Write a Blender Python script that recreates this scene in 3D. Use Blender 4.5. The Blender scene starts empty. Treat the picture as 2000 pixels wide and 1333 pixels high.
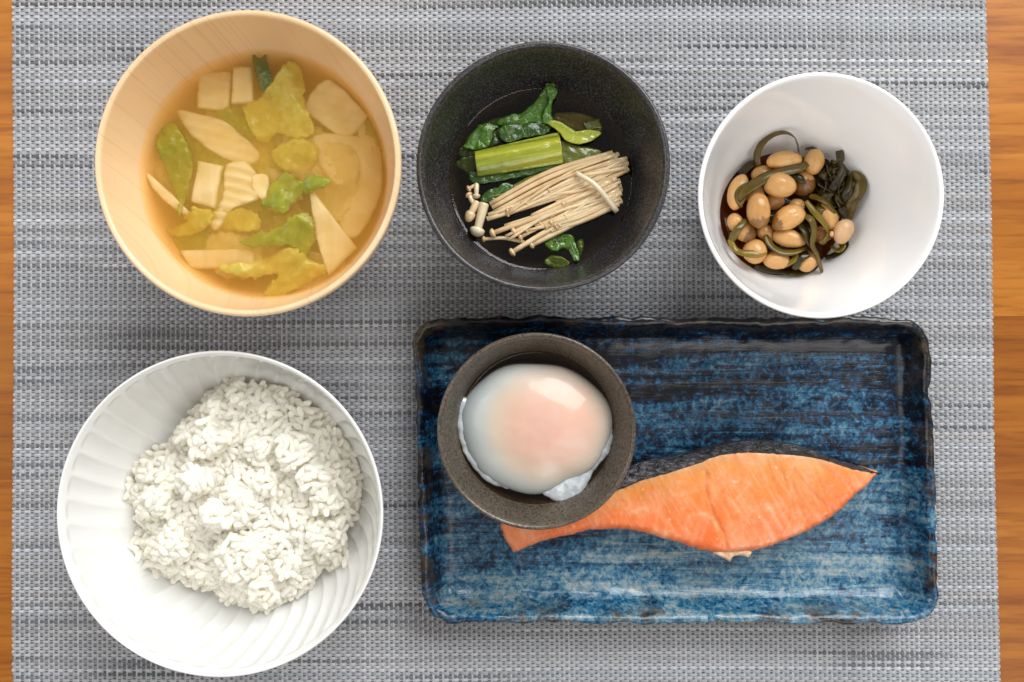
import bpy, bmesh, math, random
import numpy as np
from mathutils import Vector, noise as mnoise
from mathutils.geometry import delaunay_2d_cdt

random.seed(7); np.random.seed(7)
SC = bpy.context.scene
COL = SC.collection
MM = 0.001
R = math.radians

# ------------------------------------------------------------------ camera
CAM_H = 384.0                                   # mm above the table
cam_d = bpy.data.cameras.new('camera')
cam = bpy.data.objects.new('camera', cam_d); COL.objects.link(cam)
cam.location = (0, 0, CAM_H*MM)
cam_d.sensor_width = 36.0
cam_d.lens = 36.0*384.0/470.0
cam_d.clip_start = 0.01; cam_d.clip_end = 50
cam_d.dof.use_dof = True
cam_d.dof.focus_distance = 0.345
cam_d.dof.aperture_fstop = 9.0
SC.camera = cam

# ------------------------------------------------------------------ room light
w = bpy.data.worlds.new('World'); SC.world = w; w.use_nodes = True
bg = w.node_tree.nodes['Background']
bg.inputs[0].default_value = (1.0, 0.965, 0.93, 1)
bg.inputs[1].default_value = 0.36

def lamp(name, loc, target, sx, sy, power, col):
    d = bpy.data.lights.new(name, 'AREA'); d.shape = 'RECTANGLE'
    d.size = sx; d.size_y = sy; d.energy = power; d.color = col
    o = bpy.data.objects.new(name, d); COL.objects.link(o)
    o.location = loc
    o.rotation_euler = (Vector(target)-Vector(loc)).to_track_quat('-Z', 'Y').to_euler()
    return o
lamp('window_light', (0.75, 1.35, 1.25), (0, 0, 0), 1.4, 1.2, 46.0, (0.97, 0.99, 1.0))
lamp('side_fill_light', (-1.7, 0.35, 1.25), (0, 0, 0), 1.6, 1.2, 13.0, (0.97, 0.985, 1.0))  # soft fill added from the left, not an actual window
lamp('ceiling_fill_light', (0.85, -1.15, 1.7), (0.05, -0.05, 0), 1.6, 1.2, 14.0, (1.0, 0.985, 0.96))  # stands in for the bright ceiling, also added as soft front fill

vs = SC.view_settings
vs.view_transform = 'Standard'; vs.look = 'None'; vs.gamma = 1.0; vs.exposure = 0.13
vs.use_curve_mapping = False
SC.render.engine = 'CYCLES'
cy = SC.cycles
cy.use_denoising = True
cy.max_bounces = 16; cy.diffuse_bounces = 12; cy.glossy_bounces = 4
cy.transparent_max_bounces = 24; cy.transmission_bounces = 6; cy.volume_bounces = 6
cy.caustics_reflective = False; cy.caustics_refractive = False
cy.sample_clamp_indirect = 6.0

# ------------------------------------------------------------------ helpers
PXS = 2000.0/470.0*384.0
def S(z): return PXS/(CAM_H-z)                   # photo pixels per mm at height z
def U(px, py, z=0.0): return ((px-1000.0)/S(z), (666.5-py)/S(z))

def fbm(x, y, z=0.0, o=3):
    return mnoise.fractal(Vector((x, y, z)), 1.0, 2.0, o)
def nz(x, y=0.0, z=0.0): return mnoise.noise(Vector((x, y, z)))

def tag(o, label=None, cat=None, group=None, kind=None):
    if label: o['label'] = label
    if cat: o['category'] = cat
    if group: o['group'] = group
    if kind: o['kind'] = kind
    return o

def empty(name, loc):
    o = bpy.data.objects.new(name, None); COL.objects.link(o)
    o.location = [c*MM for c in loc]; o.empty_display_size = 0.01
    return o

def new_mesh(name, V, F, mat, smooth=True):
    me = bpy.data.meshes.new(name)
    me.from_pydata([tuple(v) for v in V], [], F)
    if smooth: me.polygons.foreach_set('use_smooth', [True]*len(me.polygons))
    if mat: me.materials.append(mat)
    bm = bmesh.new(); bm.from_mesh(me)
    bmesh.ops.recalc_face_normals(bm, faces=bm.faces)
    bm.to_mesh(me); bm.free()
    me.update()
    return me

def obj(name, V, F, mat, parent=None, origin=None, smooth=True):
    """verts in world mm; origin in world mm"""
    V = np.asarray(V, float)
    if parent is not None:
        base = np.array(parent.matrix_world.translation)/MM if False else np.array(WL(parent))
        o0 = base
    else:
        o0 = np.array(origin if origin is not None else (V[:, 0].mean(), V[:, 1].mean(), V[:, 2].min()))
    me = new_mesh(name, (V-o0)*MM, F, mat, smooth)
    o = bpy.data.objects.new(name, me); COL.objects.link(o)
    if parent is not None: o.parent = parent
    else: o.location = o0*MM
    return o

def WL(o):
    p = Vector(o.location)
    while o.parent: o = o.parent; p = p+o.location
    return [c/MM for c in p]

def fill_quads(nr, ns, closed=True):
    F = []
    for i in range(nr-1):
        for j in range(ns if closed else ns-1):
            k = (j+1) % ns
            F.append((i*ns+j, i*ns+k, (i+1)*ns+k, (i+1)*ns+j))
    return F

def dens(P, n):
    """resample a polyline smoothly (Catmull-Rom) to n points"""
    P = np.asarray(P, float)
    Q = np.vstack([2*P[0]-P[1], P, 2*P[-1]-P[-2]])
    out = []
    m = len(P)-1
    for t in np.linspace(0, m, n):
        i = min(int(t), m-1); f = t-i
        a, b, c, d = Q[i], Q[i+1], Q[i+2], Q[i+3]
        out.append(0.5*((2*b)+(-a+c)*f+(2*a-5*b+4*c-d)*f*f+(-a+3*b-3*c+d)*f**3))
    return np.array(out)

def lathe(name, prof, cx, cy_, mat, n=144, parent=None, origin=None, fn=None, close_ends=True):
    V = []; F = []
    for i, (r, z) in enumerate(prof):
        for j in range(n):
            a = 2*math.pi*j/n
            rr, zz = (r, z) if fn is None else fn(i, r, z, a)
            V.append((cx+rr*math.cos(a), cy_+rr*math.sin(a), zz))
    F = fill_quads(len(prof), n)
    if close_ends:
        F.append(tuple(range(n))[::-1]); b = (len(prof)-1)*n
        F.append(tuple(range(b, b+n)))
    return obj(name, V, F, mat, parent, origin)

def poly_smooth(P, n):
    P = np.asarray(P, float); m = len(P); out = []
    for t in np.linspace(0, m, n, endpoint=False):
        i = int(t); f = t-i
        a, b, c, d = P[(i-1) % m], P[i % m], P[(i+1) % m], P[(i+2) % m]
        out.append(0.5*((2*b)+(-a+c)*f+(2*a-5*b+4*c-d)*f*f+(-a+3*b-3*c+d)*f**3))
    return np.array(out)

def seg_dist(Q, P):
    """distance of points Q to the closed polyline P"""
    A = P; B = np.roll(P, -1, 0); d = B-A
    L = (d**2).sum(1)+1e-12
    out = np.full(len(Q), 1e9)
    for a, dd, l in zip(A, d, L):
        t = np.clip(((Q-a) @ dd)/l, 0, 1)
        out = np.minimum(out, np.hypot(*(Q-(a+t[:, None]*dd)).T))
    return out

def inside(Q, P):
    x, y = Q[:, 0], Q[:, 1]; r = np.zeros(len(Q), bool)
    n = len(P); j = n-1
    for i in range(n):
        xi, yi = P[i]; xj, yj = P[j]
        c = ((yi > y) != (yj > y))
        with np.errstate(divide='ignore', invalid='ignore'):
            r ^= c & (x < (xj-xi)*(y-yi)/(yj-yi+1e-12)+xi)
        j = i
    return r

def slab(name, P, ztop, zbot, sp, mat, parent=None, origin=None, attr=None):
    """solid sheet: outline P (mm), top height ztop(x,y,d), bottom zbot(x,y,d), d = distance to edge"""
    P = np.asarray(P, float)
    lo, hi = P.min(0), P.max(0)
    gx = np.arange(lo[0], hi[0], sp); gy = np.arange(lo[1], hi[1], sp*0.866)
    G = np.array([(x+(0.5*sp if k % 2 else 0), y) for k, y in enumerate(gy) for x in gx])
    G += np.random.uniform(-.12, .12, G.shape)*sp
    G = G[inside(G, P)]
    if len(G): G = G[seg_dist(G, P) > sp*0.45]
    pts = np.vstack([P, G]) if len(G) else P
    n = len(P)
    res = delaunay_2d_cdt([Vector(p) for p in pts], [(i, (i+1) % n) for i in range(n)], [], 1, 1e-6)
    Q = np.array([(v.x, v.y) for v in res[0]]); tri = [tuple(f) for f in res[2]]
    d = seg_dist(Q, P)
    m = len(Q)
    V = [(q[0], q[1], ztop(q[0], q[1], dd)) for q, dd in zip(Q, d)]
    V += [(q[0], q[1], min(zbot(q[0], q[1], dd), V[k][2]-0.02)) for k, (q, dd) in enumerate(zip(Q, d))]
    ft = []
    cnt = {}
    for t in tri:
        a = (Q[t[1]][0]-Q[t[0]][0])*(Q[t[2]][1]-Q[t[0]][1])-(Q[t[1]][1]-Q[t[0]][1])*(Q[t[2]][0]-Q[t[0]][0])
        if a < 0: t = t[::-1]
        ft.append(t)
        for k in range(3):
            e = (t[k], t[(k+1) % 3]); cnt[e] = 1
    F = list(ft)+[tuple(i+m for i in t[::-1]) for t in ft]
    for (a, b) in cnt:
        if (b, a) not in cnt: F.append((b, a, a+m, b+m))
    o = obj(name, V, F, mat, parent, origin)
    if attr is not None:
        at = o.data.attributes.new('edge', 'FLOAT', 'POINT')
        at.data.foreach_set('value', [attr(q[0], q[1], dd) for q, dd in zip(Q, d)]*2)
    return o

def ribbon(name, P3, width, thick, mat, parent=None, n=28, tilt=0.0, twist=0.0, taper=(0.7, 0.7), curl=0.0, seed=0):
    """solid strip along a 3-d path, with an arched section"""
    P = dens(P3, n); V = []
    K = 5
    for i in range(n):
        t = P[min(i+1, n-1)]-P[max(i-1, 0)]; t /= np.linalg.norm(t)+1e-9
        up = np.array((0, 0, 1.0)); s = np.cross(t, up)
        if np.linalg.norm(s) < 1e-3: s = np.array((1.0, 0, 0))
        s /= np.linalg.norm(s); u = np.cross(s, t)
        f = i/(n-1)
        a = tilt+twist*(f-0.5)+0.35*nz(f*3.1, seed*7.3, 1.7)
        s2 = s*math.cos(a)+u*math.sin(a); u2 = -s*math.sin(a)+u*math.cos(a)
        w_ = width*0.5*(1+0.18*nz(f*5, seed*3.1, 4.2))
        if f < 0.12: w_ *= taper[0]+(1-taper[0])*f/0.12
        if f > 0.88: w_ *= taper[1]+(1-taper[1])*(1-f)/0.12
        for k in range(K):
            c = -1+2*k/(K-1)
            V.append(P[i]+s2*w_*c+u2*(thick*0.5*(1-0.5*c*c)-curl*width*0.25*c*c))
        for k in range(K-1, -1, -1):
            c = -1+2*k/(K-1)
            V.append(P[i]+s2*w_*c*0.97+u2*(-thick*0.5*(1-0.5*c*c)-curl*width*0.25*c*c))
    F = fill_quads(n, 2*K)
    F.append(tuple(range(2*K))[::-1]); F.append(tuple((n-1)*2*K+i for i in range(2*K)))
    return obj(name, V, F, mat, parent)

def tube(name, P3, rad, mat, parent=None, n=16, k=8, flat=1.0):
    P = dens(P3, n); V = []
    rad = rad if callable(rad) else (lambda f, r=rad: r)
    for i in range(n):
        t = P[min(i+1, n-1)]-P[max(i-1, 0)]; t /= np.linalg.norm(t)+1e-9
        s = np.cross(t, (0, 0, 1.0)); s /= np.linalg.norm(s)+1e-9; u = np.cross(s, t)
        r = rad(i/(n-1))
        for j in range(k):
            a = 2*math.pi*j/k
            V.append(P[i]+s*r*math.cos(a)+u*r*flat*math.sin(a))
    F = fill_quads(n, k); F.append(tuple(range(k))[::-1]); F.append(tuple((n-1)*k+i for i in range(k)))
    return obj(name, V, F, mat, parent)

def ball(nu, nv):
    V = [(0, 0, 1.0)]
    for i in range(1, nv):
        th = math.pi*i/nv
        for j in range(nu):
            a = 2*math.pi*j/nu
            V.append((math.sin(th)*math.cos(a), math.sin(th)*math.sin(a), math.cos(th)))
    V.append((0, 0, -1.0))
    F = [(0, 1+j, 1+(j+1) % nu) for j in range(nu)]
    for i in range(nv-2):
        for j in range(nu):
            a = 1+i*nu+j; b = 1+i*nu+(j+1) % nu
            F.append((a, a+nu, b+nu, b))
    L = len(V)-1; b0 = 1+(nv-2)*nu
    F += [(L, b0+(j+1) % nu, b0+j) for j in range(nu)]
    return np.array(V), F

# ------------------------------------------------------------------ material helpers
class M:
    def __init__(s, name, **kw):
        s.m = bpy.data.materials.new(name); s.m.use_nodes = True
        s.t = s.m.node_tree; s.b = s.t.nodes['Principled BSDF']; s.out = s.t.nodes['Material Output']
        for k, v in kw.items(): s.set(k.replace('_', ' '), v)
        s._tc = None
    def set(s, k, v):
        i = s.b.inputs[k]
        if hasattr(v, 'node'): s.t.links.new(v, i)
        else: i.default_value = (*v, 1) if (i.type == 'RGBA' and len(v) == 3) else v
        return s
    def n(s, typ, **kw):
        x = s.t.nodes.new('ShaderNode'+typ)
        for k, v in kw.items(): setattr(x, k, v)
        return x
    def link(s, a, b): s.t.links.new(a, b)
    def co(s, scale=(1, 1, 1), rot=(0, 0, 0), which='Object'):
        if s._tc is None: s._tc = s.n('TexCoord')
        mp = s.n('Mapping'); mp.inputs['Scale'].default_value = scale; mp.inputs['Rotation'].default_value = rot
        s.link(s._tc.outputs[which], mp.inputs['Vector']); return mp.outputs[0]
    def noise(s, vec, scale, detail=4, rough=0.55, dist=0.0):
        x = s.n('TexNoise'); s.link(vec, x.inputs['Vector'])
        x.inputs['Scale'].default_value = scale; x.inputs['Detail'].default_value = detail
        x.inputs['Roughness'].default_value = rough; x.inputs['Distortion'].default_value = dist
        return x.outputs['Fac']
    def ramp(s, fac, stops, interp='LINEAR'):
        x = s.n('ValToRGB'); x.color_ramp.interpolation = interp
        e = x.color_ramp.elements
        while len(e) < len(stops): e.new(0.5)
        for el, (p, c) in zip(e, stops):
            el.position = p; el.color = (*c, 1) if not isinstance(c, (int, float)) else (c, c, c, 1)
        s.link(fac, x.inputs[0]); return x.outputs[0]
    def mix(s, f, a, b, mode='MIX'):
        x = s.n('Mix', data_type='RGBA', blend_type=mode)
        for i, v in ((0, f), (6, a), (7, b)):
            if hasattr(v, 'node'): s.link(v, x.inputs[i])
            elif isinstance(v, (int, float)): x.inputs[i].default_value = v
            else: x.inputs[i].default_value = (*v, 1)
        return x.outputs[2]
    def math(s, op, a, b=0.0, c=0.0, clamp=False):
        x = s.n('Math', operation=op, use_clamp=clamp)
        for i, v in enumerate((a, b, c)):
            if hasattr(v, 'node'): s.link(v, x.inputs[i])
            else: x.inputs[i].default_value = v
        return x.outputs[0]
    def attr(s, name, out='Fac'):
        x = s.n('Attribute'); x.attribute_name = name; return x.outputs[out]
    def sep(s, vec):
        x = s.n('SeparateXYZ'); s.link(vec, x.inputs[0]); return x.outputs
    def bump(s, h, dist, strength=1.0):
        x = s.n('Bump'); x.inputs['Distance'].default_value = dist; x.inputs['Strength'].default_value = strength
        s.link(h, x.inputs['Height']); s.link(x.outputs[0], s.b.inputs['Normal']); return x.outputs[0]
    def sss(s, wgt, rad, scale):
        s.b.inputs['Subsurface Weight'].default_value = wgt
        s.b.inputs['Subsurface Radius'].default_value = rad
        s.b.inputs['Subsurface Scale'].default_value = scale
        return s

def liquid(name, tint, rough=0.02, vol=None, ior=1.33, alpha=0.0, body=None):
    m = M(name); t = m.t
    t.nodes.remove(m.b)
    tr = m.n('BsdfTransparent'); tr.inputs[0].default_value = (*tint, 1)
    gl = m.n('BsdfGlossy'); gl.inputs['Roughness'].default_value = rough
    fr = m.n('Fresnel'); fr.inputs[0].default_value = ior
    base = tr.outputs[0]
    if body is not None:
        df = m.n('BsdfDiffuse'); df.inputs[0].default_value = (*body, 1)
        mm = m.n('MixShader'); mm.inputs[0].default_value = alpha
        m.link(tr.outputs[0], mm.inputs[1]); m.link(df.outputs[0], mm.inputs[2]); base = mm.outputs[0]
    mx = m.n('MixShader')
    ge = m.n('NewGeometry'); m.link(m.math('MULTIPLY', fr.outputs[0], m.math('SUBTRACT', 1.0, ge.outputs['Backfacing'])), mx.inputs[0]); m.link(base, mx.inputs[1]); m.link(gl.outputs[0], mx.inputs[2])
    m.link(mx.outputs[0], m.out.inputs['Surface'])
    nn = m.noise(m.co(), 60, 2)
    bp = m.n('Bump'); bp.inputs['Distance'].default_value = 0.0006; bp.inputs['Strength'].default_value = 0.5
    m.link(nn, bp.inputs['Height']); m.link(bp.outputs[0], gl.inputs['Normal']); m.link(bp.outputs[0], fr.inputs['Normal'])
    if vol:
        v = m.n('VolumePrincipled')
        v.inputs['Color'].default_value = (*vol[0], 1); v.inputs['Density'].default_value = vol[1]
        v.inputs['Anisotropy'].default_value = 0.3
        m.link(v.outputs[0], m.out.inputs['Volume'])
    return m.m

# ------------------------------------------------------------------ materials
def mk_wood():
    m = M('table_wood', Roughness=0.38)
    ob = m.n('ObjectInfo')
    v = m.co((3, 40, 40))
    off = m.n('VectorMath', operation='ADD'); m.link(v, off.inputs[0])
    cmb = m.n('CombineXYZ'); r10 = m.math('MULTIPLY', ob.outputs['Random'], 37.0)
    m.link(r10, cmb.inputs[0]); m.link(r10, cmb.inputs[1]); m.link(cmb.outputs[0], off.inputs[1])
    v = off.outputs[0]
    a = m.noise(v, 1.6, 5, 0.6, 0.6)
    b = m.noise(v, 9.0, 4, 0.65, 0.2)
    c1 = m.ramp(a, [(0.25, (0.25, 0.070, 0.005)), (0.5, (0.38, 0.130, 0.012)), (0.78, (0.49, 0.195, 0.026))])
    c2 = m.ramp(b, [(0.35, (0.62, 0.55, 0.48)), (0.52, (1, 1, 1))])
    c = m.mix(0.75, c1, c2, 'MULTIPLY')
    tone = m.ramp(ob.outputs['Random'], [(0.0, (0.80, 0.74, 0.66)), (1.0, (1.08, 1.06, 1.0))])
    c = m.mix(1.0, c, tone, 'MULTIPLY')
    m.set('Base Color', c); m.set('Specular IOR Level', 0.3)
    m.bump(b, 0.0001, 0.5)
    return m.m
W_TABLE = mk_wood()

def mk_thread(name):
    m = M(name, Roughness=0.55)
    m.set('Base Color', m.attr('tint', 'Color'))
    m.bump(m.noise(m.co((120, 2500, 900)), 1.0, 2), 0.00012, 0.5)
    m.set('Specular IOR Level', 0.25)
    return m.m
T_WEFT = mk_thread('vinyl_weft'); T_WARP = mk_thread('vinyl_warp')

def mk_bowlwood():
    m = M('pale_turned_wood', Roughness=0.33)
    v = m.co((1, 1, 1), (0, 0, R(52)))
    x = m.n('Mapping'); x.inputs['Scale'].default_value = (6, 900, 5); m.link(v, x.inputs[0])
    y = m.n('Mapping'); y.inputs['Scale'].default_value = (4, 60, 6); m.link(v, y.inputs[0])
    a = m.noise(x.outputs[0], 1.0, 3, 0.6, 0.15); b = m.noise(y.outputs[0], 1.0, 3, 0.5, 0.4)
    c = m.ramp(b, [(0.3, (0.75, 0.515, 0.285)), (0.7, (0.81, 0.59, 0.36))])
    d = m.ramp(a, [(0.33, (0.80, 0.69, 0.56)), (0.46, (1, 1, 1))])
    m.set('Base Color', m.mix(0.45, c, d, 'MULTIPLY'))
    m.set('Coat Weight', 0.35); m.set('Coat Roughness', 0.14)
    m.bump(a, 0.00006, 0.4)
    return m.m
W_BOWL = mk_bowlwood()

def mk_stone(name, cols, rough, speck, specks=900, metallic=0.0):
    m = M(name, Roughness=rough)
    a = m.noise(m.co(), specks, 3, 0.7); b = m.noise(m.co(), 40, 4)
    c = m.ramp(a, [(0.36, cols[0]), (0.5, cols[1]), (0.68, cols[2])])
    t = m.ramp(b, [(0.3, 0.75), (0.7, 1.15)])
    m.set('Base Color', m.mix(1.0, c, t, 'MULTIPLY'))
    m.set('Roughness', m.ramp(a, [(0.35, rough+0.2), (0.6, rough-0.05)]))
    m.set('Metallic', metallic); m.set('Coat Weight', 0.35); m.set('Coat Roughness', 0.22)
    m.bump(a, 0.0002, speck)
    return m.m
G_BLACK = mk_stone('black_speckled_glaze', [(0.006, 0.005, 0.005), (0.018, 0.016, 0.016), (0.105, 0.098, 0.10)], 0.32, 0.6, 1300)
G_BROWN = mk_stone('brown_iron_glaze', [(0.020, 0.013, 0.008), (0.085, 0.064, 0.044), (0.130, 0.102, 0.074)], 0.32, 0.6, 1000, 0.1)

def mk_porc(name, col, rough=0.12):
    m = M(name, Roughness=rough)
    b = m.noise(m.co(), 30, 3)
    m.set('Base Color', m.ramp(b, [(0.3, tuple(c*0.985 for c in col)), (0.7, col)]))
    m.sss(0.25, (1.0, 0.9, 0.8), 0.003)
    m.set('Coat Weight', 0.5); m.set('Coat Roughness', 0.05)
    m.bump(b, 0.0003, 0.3)
    return m.m
P_WHITE = mk_porc('white_porcelain', (0.865, 0.853, 0.84))
P_RICE = mk_porc('ivory_porcelain', (0.765, 0.765, 0.75))

def mk_plate():
    m = M('blue_brushed_glaze', Roughness=0.16)
    edge = m.attr('edge')                       # 0 on the floor, 1 on the rim crest
    v = m.co()
    s1 = m.n('Mapping'); s1.inputs['Scale'].default_value = (9, 170, 30); m.link(v, s1.inputs[0])
    s2 = m.n('Mapping'); s2.inputs['Scale'].default_value = (7, 60, 20); m.link(v, s2.inputs[0])
    st = m.noise(s1.outputs[0], 1.0, 5, 0.65, 0.7)       # brush strokes
    st2 = m.noise(s2.outputs[0], 1.0, 3, 0.5, 0.5)
    mot = m.noise(v, 420, 4, 0.7, 0.6)                   # mottled crystals
    mot2 = m.noise(v, 110, 4, 0.65, 0.4)
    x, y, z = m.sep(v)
    # milky glaze with room reflection painted in, paler towards one long side
    glaze_refl = m.math('MULTIPLY_ADD', y, -2.9, 0.465)
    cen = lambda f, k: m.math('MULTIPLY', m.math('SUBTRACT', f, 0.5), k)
    h = m.math('ADD', glaze_refl, cen(st, 1.25))
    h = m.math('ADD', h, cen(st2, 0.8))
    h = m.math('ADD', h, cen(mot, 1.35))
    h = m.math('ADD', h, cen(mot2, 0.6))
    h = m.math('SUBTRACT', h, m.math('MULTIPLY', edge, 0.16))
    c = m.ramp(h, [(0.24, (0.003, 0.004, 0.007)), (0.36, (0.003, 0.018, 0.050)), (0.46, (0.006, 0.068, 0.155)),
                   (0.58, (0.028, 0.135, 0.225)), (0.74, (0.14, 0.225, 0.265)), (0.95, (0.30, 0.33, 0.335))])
    rimn = m.noise(v, 70, 4, 0.7)
    rim = m.math('MULTIPLY', edge, m.ramp(rimn, [(0.48, 0.0), (0.62, 1.0)]))
    rc = m.ramp(m.noise(v, 120, 4, 0.7), [(0.4, (0.008, 0.007, 0.006)), (0.62, (0.075, 0.05, 0.028))])
    c = m.mix(rim, c, rc)
    m.set('Base Color', c)
    m.set('Roughness', m.ramp(mot2, [(0.3, 0.16), (0.7, 0.32)]))
    m.set('Coat Weight', 0.15); m.set('Coat Roughness', 0.05); m.set('Specular IOR Level', 0.4)
    hh = m.math('ADD', m.math('MULTIPLY', st, 1.0), m.math('MULTIPLY', mot2, 0.25))
    hh = m.math('ADD', hh, m.math('MULTIPLY', m.noise(v, 60, 2), 2.2))
    m.bump(hh, 0.0013, 0.6)
    return m.m
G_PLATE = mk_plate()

def mk_rice():
    m = M('cooked_rice', Roughness=0.22)
    ob = m.n('ObjectInfo')
    a = m.noise(m.co(), 90, 2)
    m.set('Base Color', m.ramp(a, [(0.3, (0.975, 0.955, 0.88)), (0.7, (0.985, 0.97, 0.92))]))
    m.set('Specular IOR Level', 0.4)
    tl = m.n('BsdfTranslucent'); tl.inputs[0].default_value = (1.0, 0.975, 0.89, 1)
    mx = m.n('MixShader'); mx.inputs[0].default_value = 0.36
    m.link(m.b.outputs[0], mx.inputs[1]); m.link(tl.outputs[0], mx.inputs[2]); m.link(mx.outputs[0], m.out.inputs['Surface'])
    return m.m
RICE = mk_rice()

def mk_salmon():
    m = M('salmon_flesh', Roughness=0.42)
    v = m.co()
    e = m.attr('edge')                                   # 0 skin side .. 1 belly side
    w1 = m.n('TexWave', wave_type='BANDS', bands_direction='X', wave_profile='SAW')
    mp = m.n('Mapping'); mp.inputs['Rotation'].default_value = (0, 0, R(28)); m.link(v, mp.inputs[0]); m.link(mp.outputs[0], w1.inputs[0])
    w1.inputs['Scale'].default_value = 42; w1.inputs['Distortion'].default_value = 9.0; w1.inputs['Detail'].default_value = 3
    w1.inputs['Detail Scale'].default_value = 1.2
    base = m.ramp(e, [(0.0, (0.56, 0.30, 0.125)), (0.14, (0.74, 0.265, 0.06)), (0.45, (0.78, 0.205, 0.042)), (0.8, (0.78, 0.17, 0.038)), (1.0, (0.72, 0.14, 0.03))])
    pat = m.noise(v, 55, 5, 0.6, 0.8)
    pale = m.ramp(pat, [(0.46, 0.0), (0.68, 0.5)])
    base = m.mix(pale, base, (0.80, 0.44, 0.24))
    line = m.math('MULTIPLY', m.ramp(w1.outputs['Fac'], [(0.0, 0.40), (0.12, 0.0), (1.0, 0.0)]), m.ramp(m.noise(v, 30, 2), [(0.42, 0.0), (0.62, 1.0)]))
    base = m.mix(line, base, (0.86, 0.52, 0.32))
    red = m.ramp(m.noise(v, 38, 3, 0.5), [(0.5, 0.0), (0.72, 0.5)])
    base = m.mix(red, base, (0.82, 0.19, 0.05))
    base = m.mix(m.math('MULTIPLY', m.math('MULTIPLY', m.attr('fat'), m.ramp(m.noise(v, 90, 3), [(0.40, 0.05), (0.62, 1.0)])), 0.36), base, (0.86, 0.56, 0.36))
    base = m.mix(m.math('MULTIPLY', m.math('MULTIPLY', m.attr('groove'), m.ramp(m.noise(v, 110, 3), [(0.35, 0.1), (0.65, 1.0)])), 0.42), base, (0.62, 0.20, 0.035))
    m.set('Base Color', base)
    m.sss(0.2, (1.0, 0.35, 0.15), 0.0015)
    fm = m.n('Mapping'); fm.inputs['Rotation'].default_value = (0, 0, R(58)); m.link(v, fm.inputs[0])
    fm2 = m.n('Mapping'); fm2.inputs['Scale'].default_value = (55, 520, 80); m.link(fm.outputs[0], fm2.inputs[0])
    fib = m.noise(fm2.outputs[0], 1.0, 3, 0.6, 0.8)
    base = m.mix(m.ramp(fib, [(0.48, 0.0), (0.70, 0.26)]), base, (0.86, 0.48, 0.27))
    base = m.mix(m.ramp(fib, [(0.28, 0.35), (0.44, 0.0)]), base, (0.70, 0.17, 0.03))
    speck = m.ramp(m.noise(v, 330, 2, 0.5), [(0.69, 0.0), (0.76, 0.45)])
    base = m.mix(speck, base, (0.88, 0.66, 0.50))
    m.set('Base Color', base)
    fine = m.math('ADD', m.noise(v, 700, 4, 0.7), m.math('MULTIPLY', fib, 0.8))
    h = m.math('ADD', m.math('MULTIPLY', fine, 0.5), m.math('MULTIPLY', w1.outputs['Fac'], 0.4))
    m.bump(h, 0.0005, 0.45)
    m.set('Roughness', m.ramp(m.noise(v, 260, 3), [(0.35, 0.16), (0.65, 0.42)]))
    return m.m
SALMON = mk_salmon()

def mk_skin():
    m = M('salmon_skin', Roughness=0.3)
    v = m.co((260, 620, 400))
    a = m.noise(v, 1.0, 4, 0.7, 0.5); b = m.noise(m.co(), 45, 3)
    x, y, z = m.sep(m.co())
    c = m.ramp(a, [(0.40, (0.005, 0.005, 0.006)), (0.54, (0.020, 0.018, 0.020)), (0.66, (0.13, 0.115, 0.12)), (0.78, (0.38, 0.35, 0.34))])
    silver = m.ramp(m.math('MULTIPLY_ADD', x, -9.0, 0.25), [(0.25, 0.0), (0.85, 0.55)])
    c = m.mix(m.math('MULTIPLY', silver, m.ramp(a, [(0.42, 0.0), (0.6, 1.0)])), c, (0.42, 0.40, 0.44))
    c = m.mix(m.ramp(b, [(0.55, 0.0), (0.7, 0.5)]), c, (0.05, 0.03, 0.02))
    m.set('Base Color', c); m.bump(a, 0.0022, 1.0); m.set('Specular IOR Level', 0.6); m.set('Roughness', 0.24)
    return m.m
SKIN = mk_skin()

def mk_egg():
    m = M('soft_egg', Roughness=0.3)
    g = m.attr('edge')
    c = m.ramp(g, [(0.0, (0.46, 0.51, 0.51)), (0.22, (0.52, 0.53, 0.49)), (0.42, (0.60, 0.49, 0.39)), (0.68, (0.66, 0.44, 0.335)), (1.0, (0.68, 0.43, 0.34))])
    v = m.noise(m.co((1, 1.4, 1)), 45, 3, 0.5, 0.6)
    c = m.mix(m.ramp(v, [(0.5, 0.0), (0.75, 0.35)]), c, (0.66, 0.62, 0.58))
    m.set('Base Color', c)
    m.sss(0.8, (1.0, 0.6, 0.45), 0.006)
    m.set('Coat Weight', 0.35); m.set('Coat Roughness', 0.05); m.set('Specular IOR Level', 0.2)
    m.bump(m.noise(m.co(), 55, 2), 0.0012, 0.5)
    return m.m
EGG = mk_egg()
def mk_wisp():
    m = M('egg_white_wisp', Roughness=0.12)
    a = m.noise(m.co(), 160, 4, 0.6)
    m.set('Base Color', m.ramp(a, [(0.35, (0.42, 0.46, 0.48)), (0.65, (0.66, 0.68, 0.70))]))
    m.sss(0.6, (1, 0.8, 0.7), 0.003); m.bump(a, 0.0006, 0.5); m.set('Coat Weight', 0.8)
    return m.m
WISP = mk_wisp()

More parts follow.
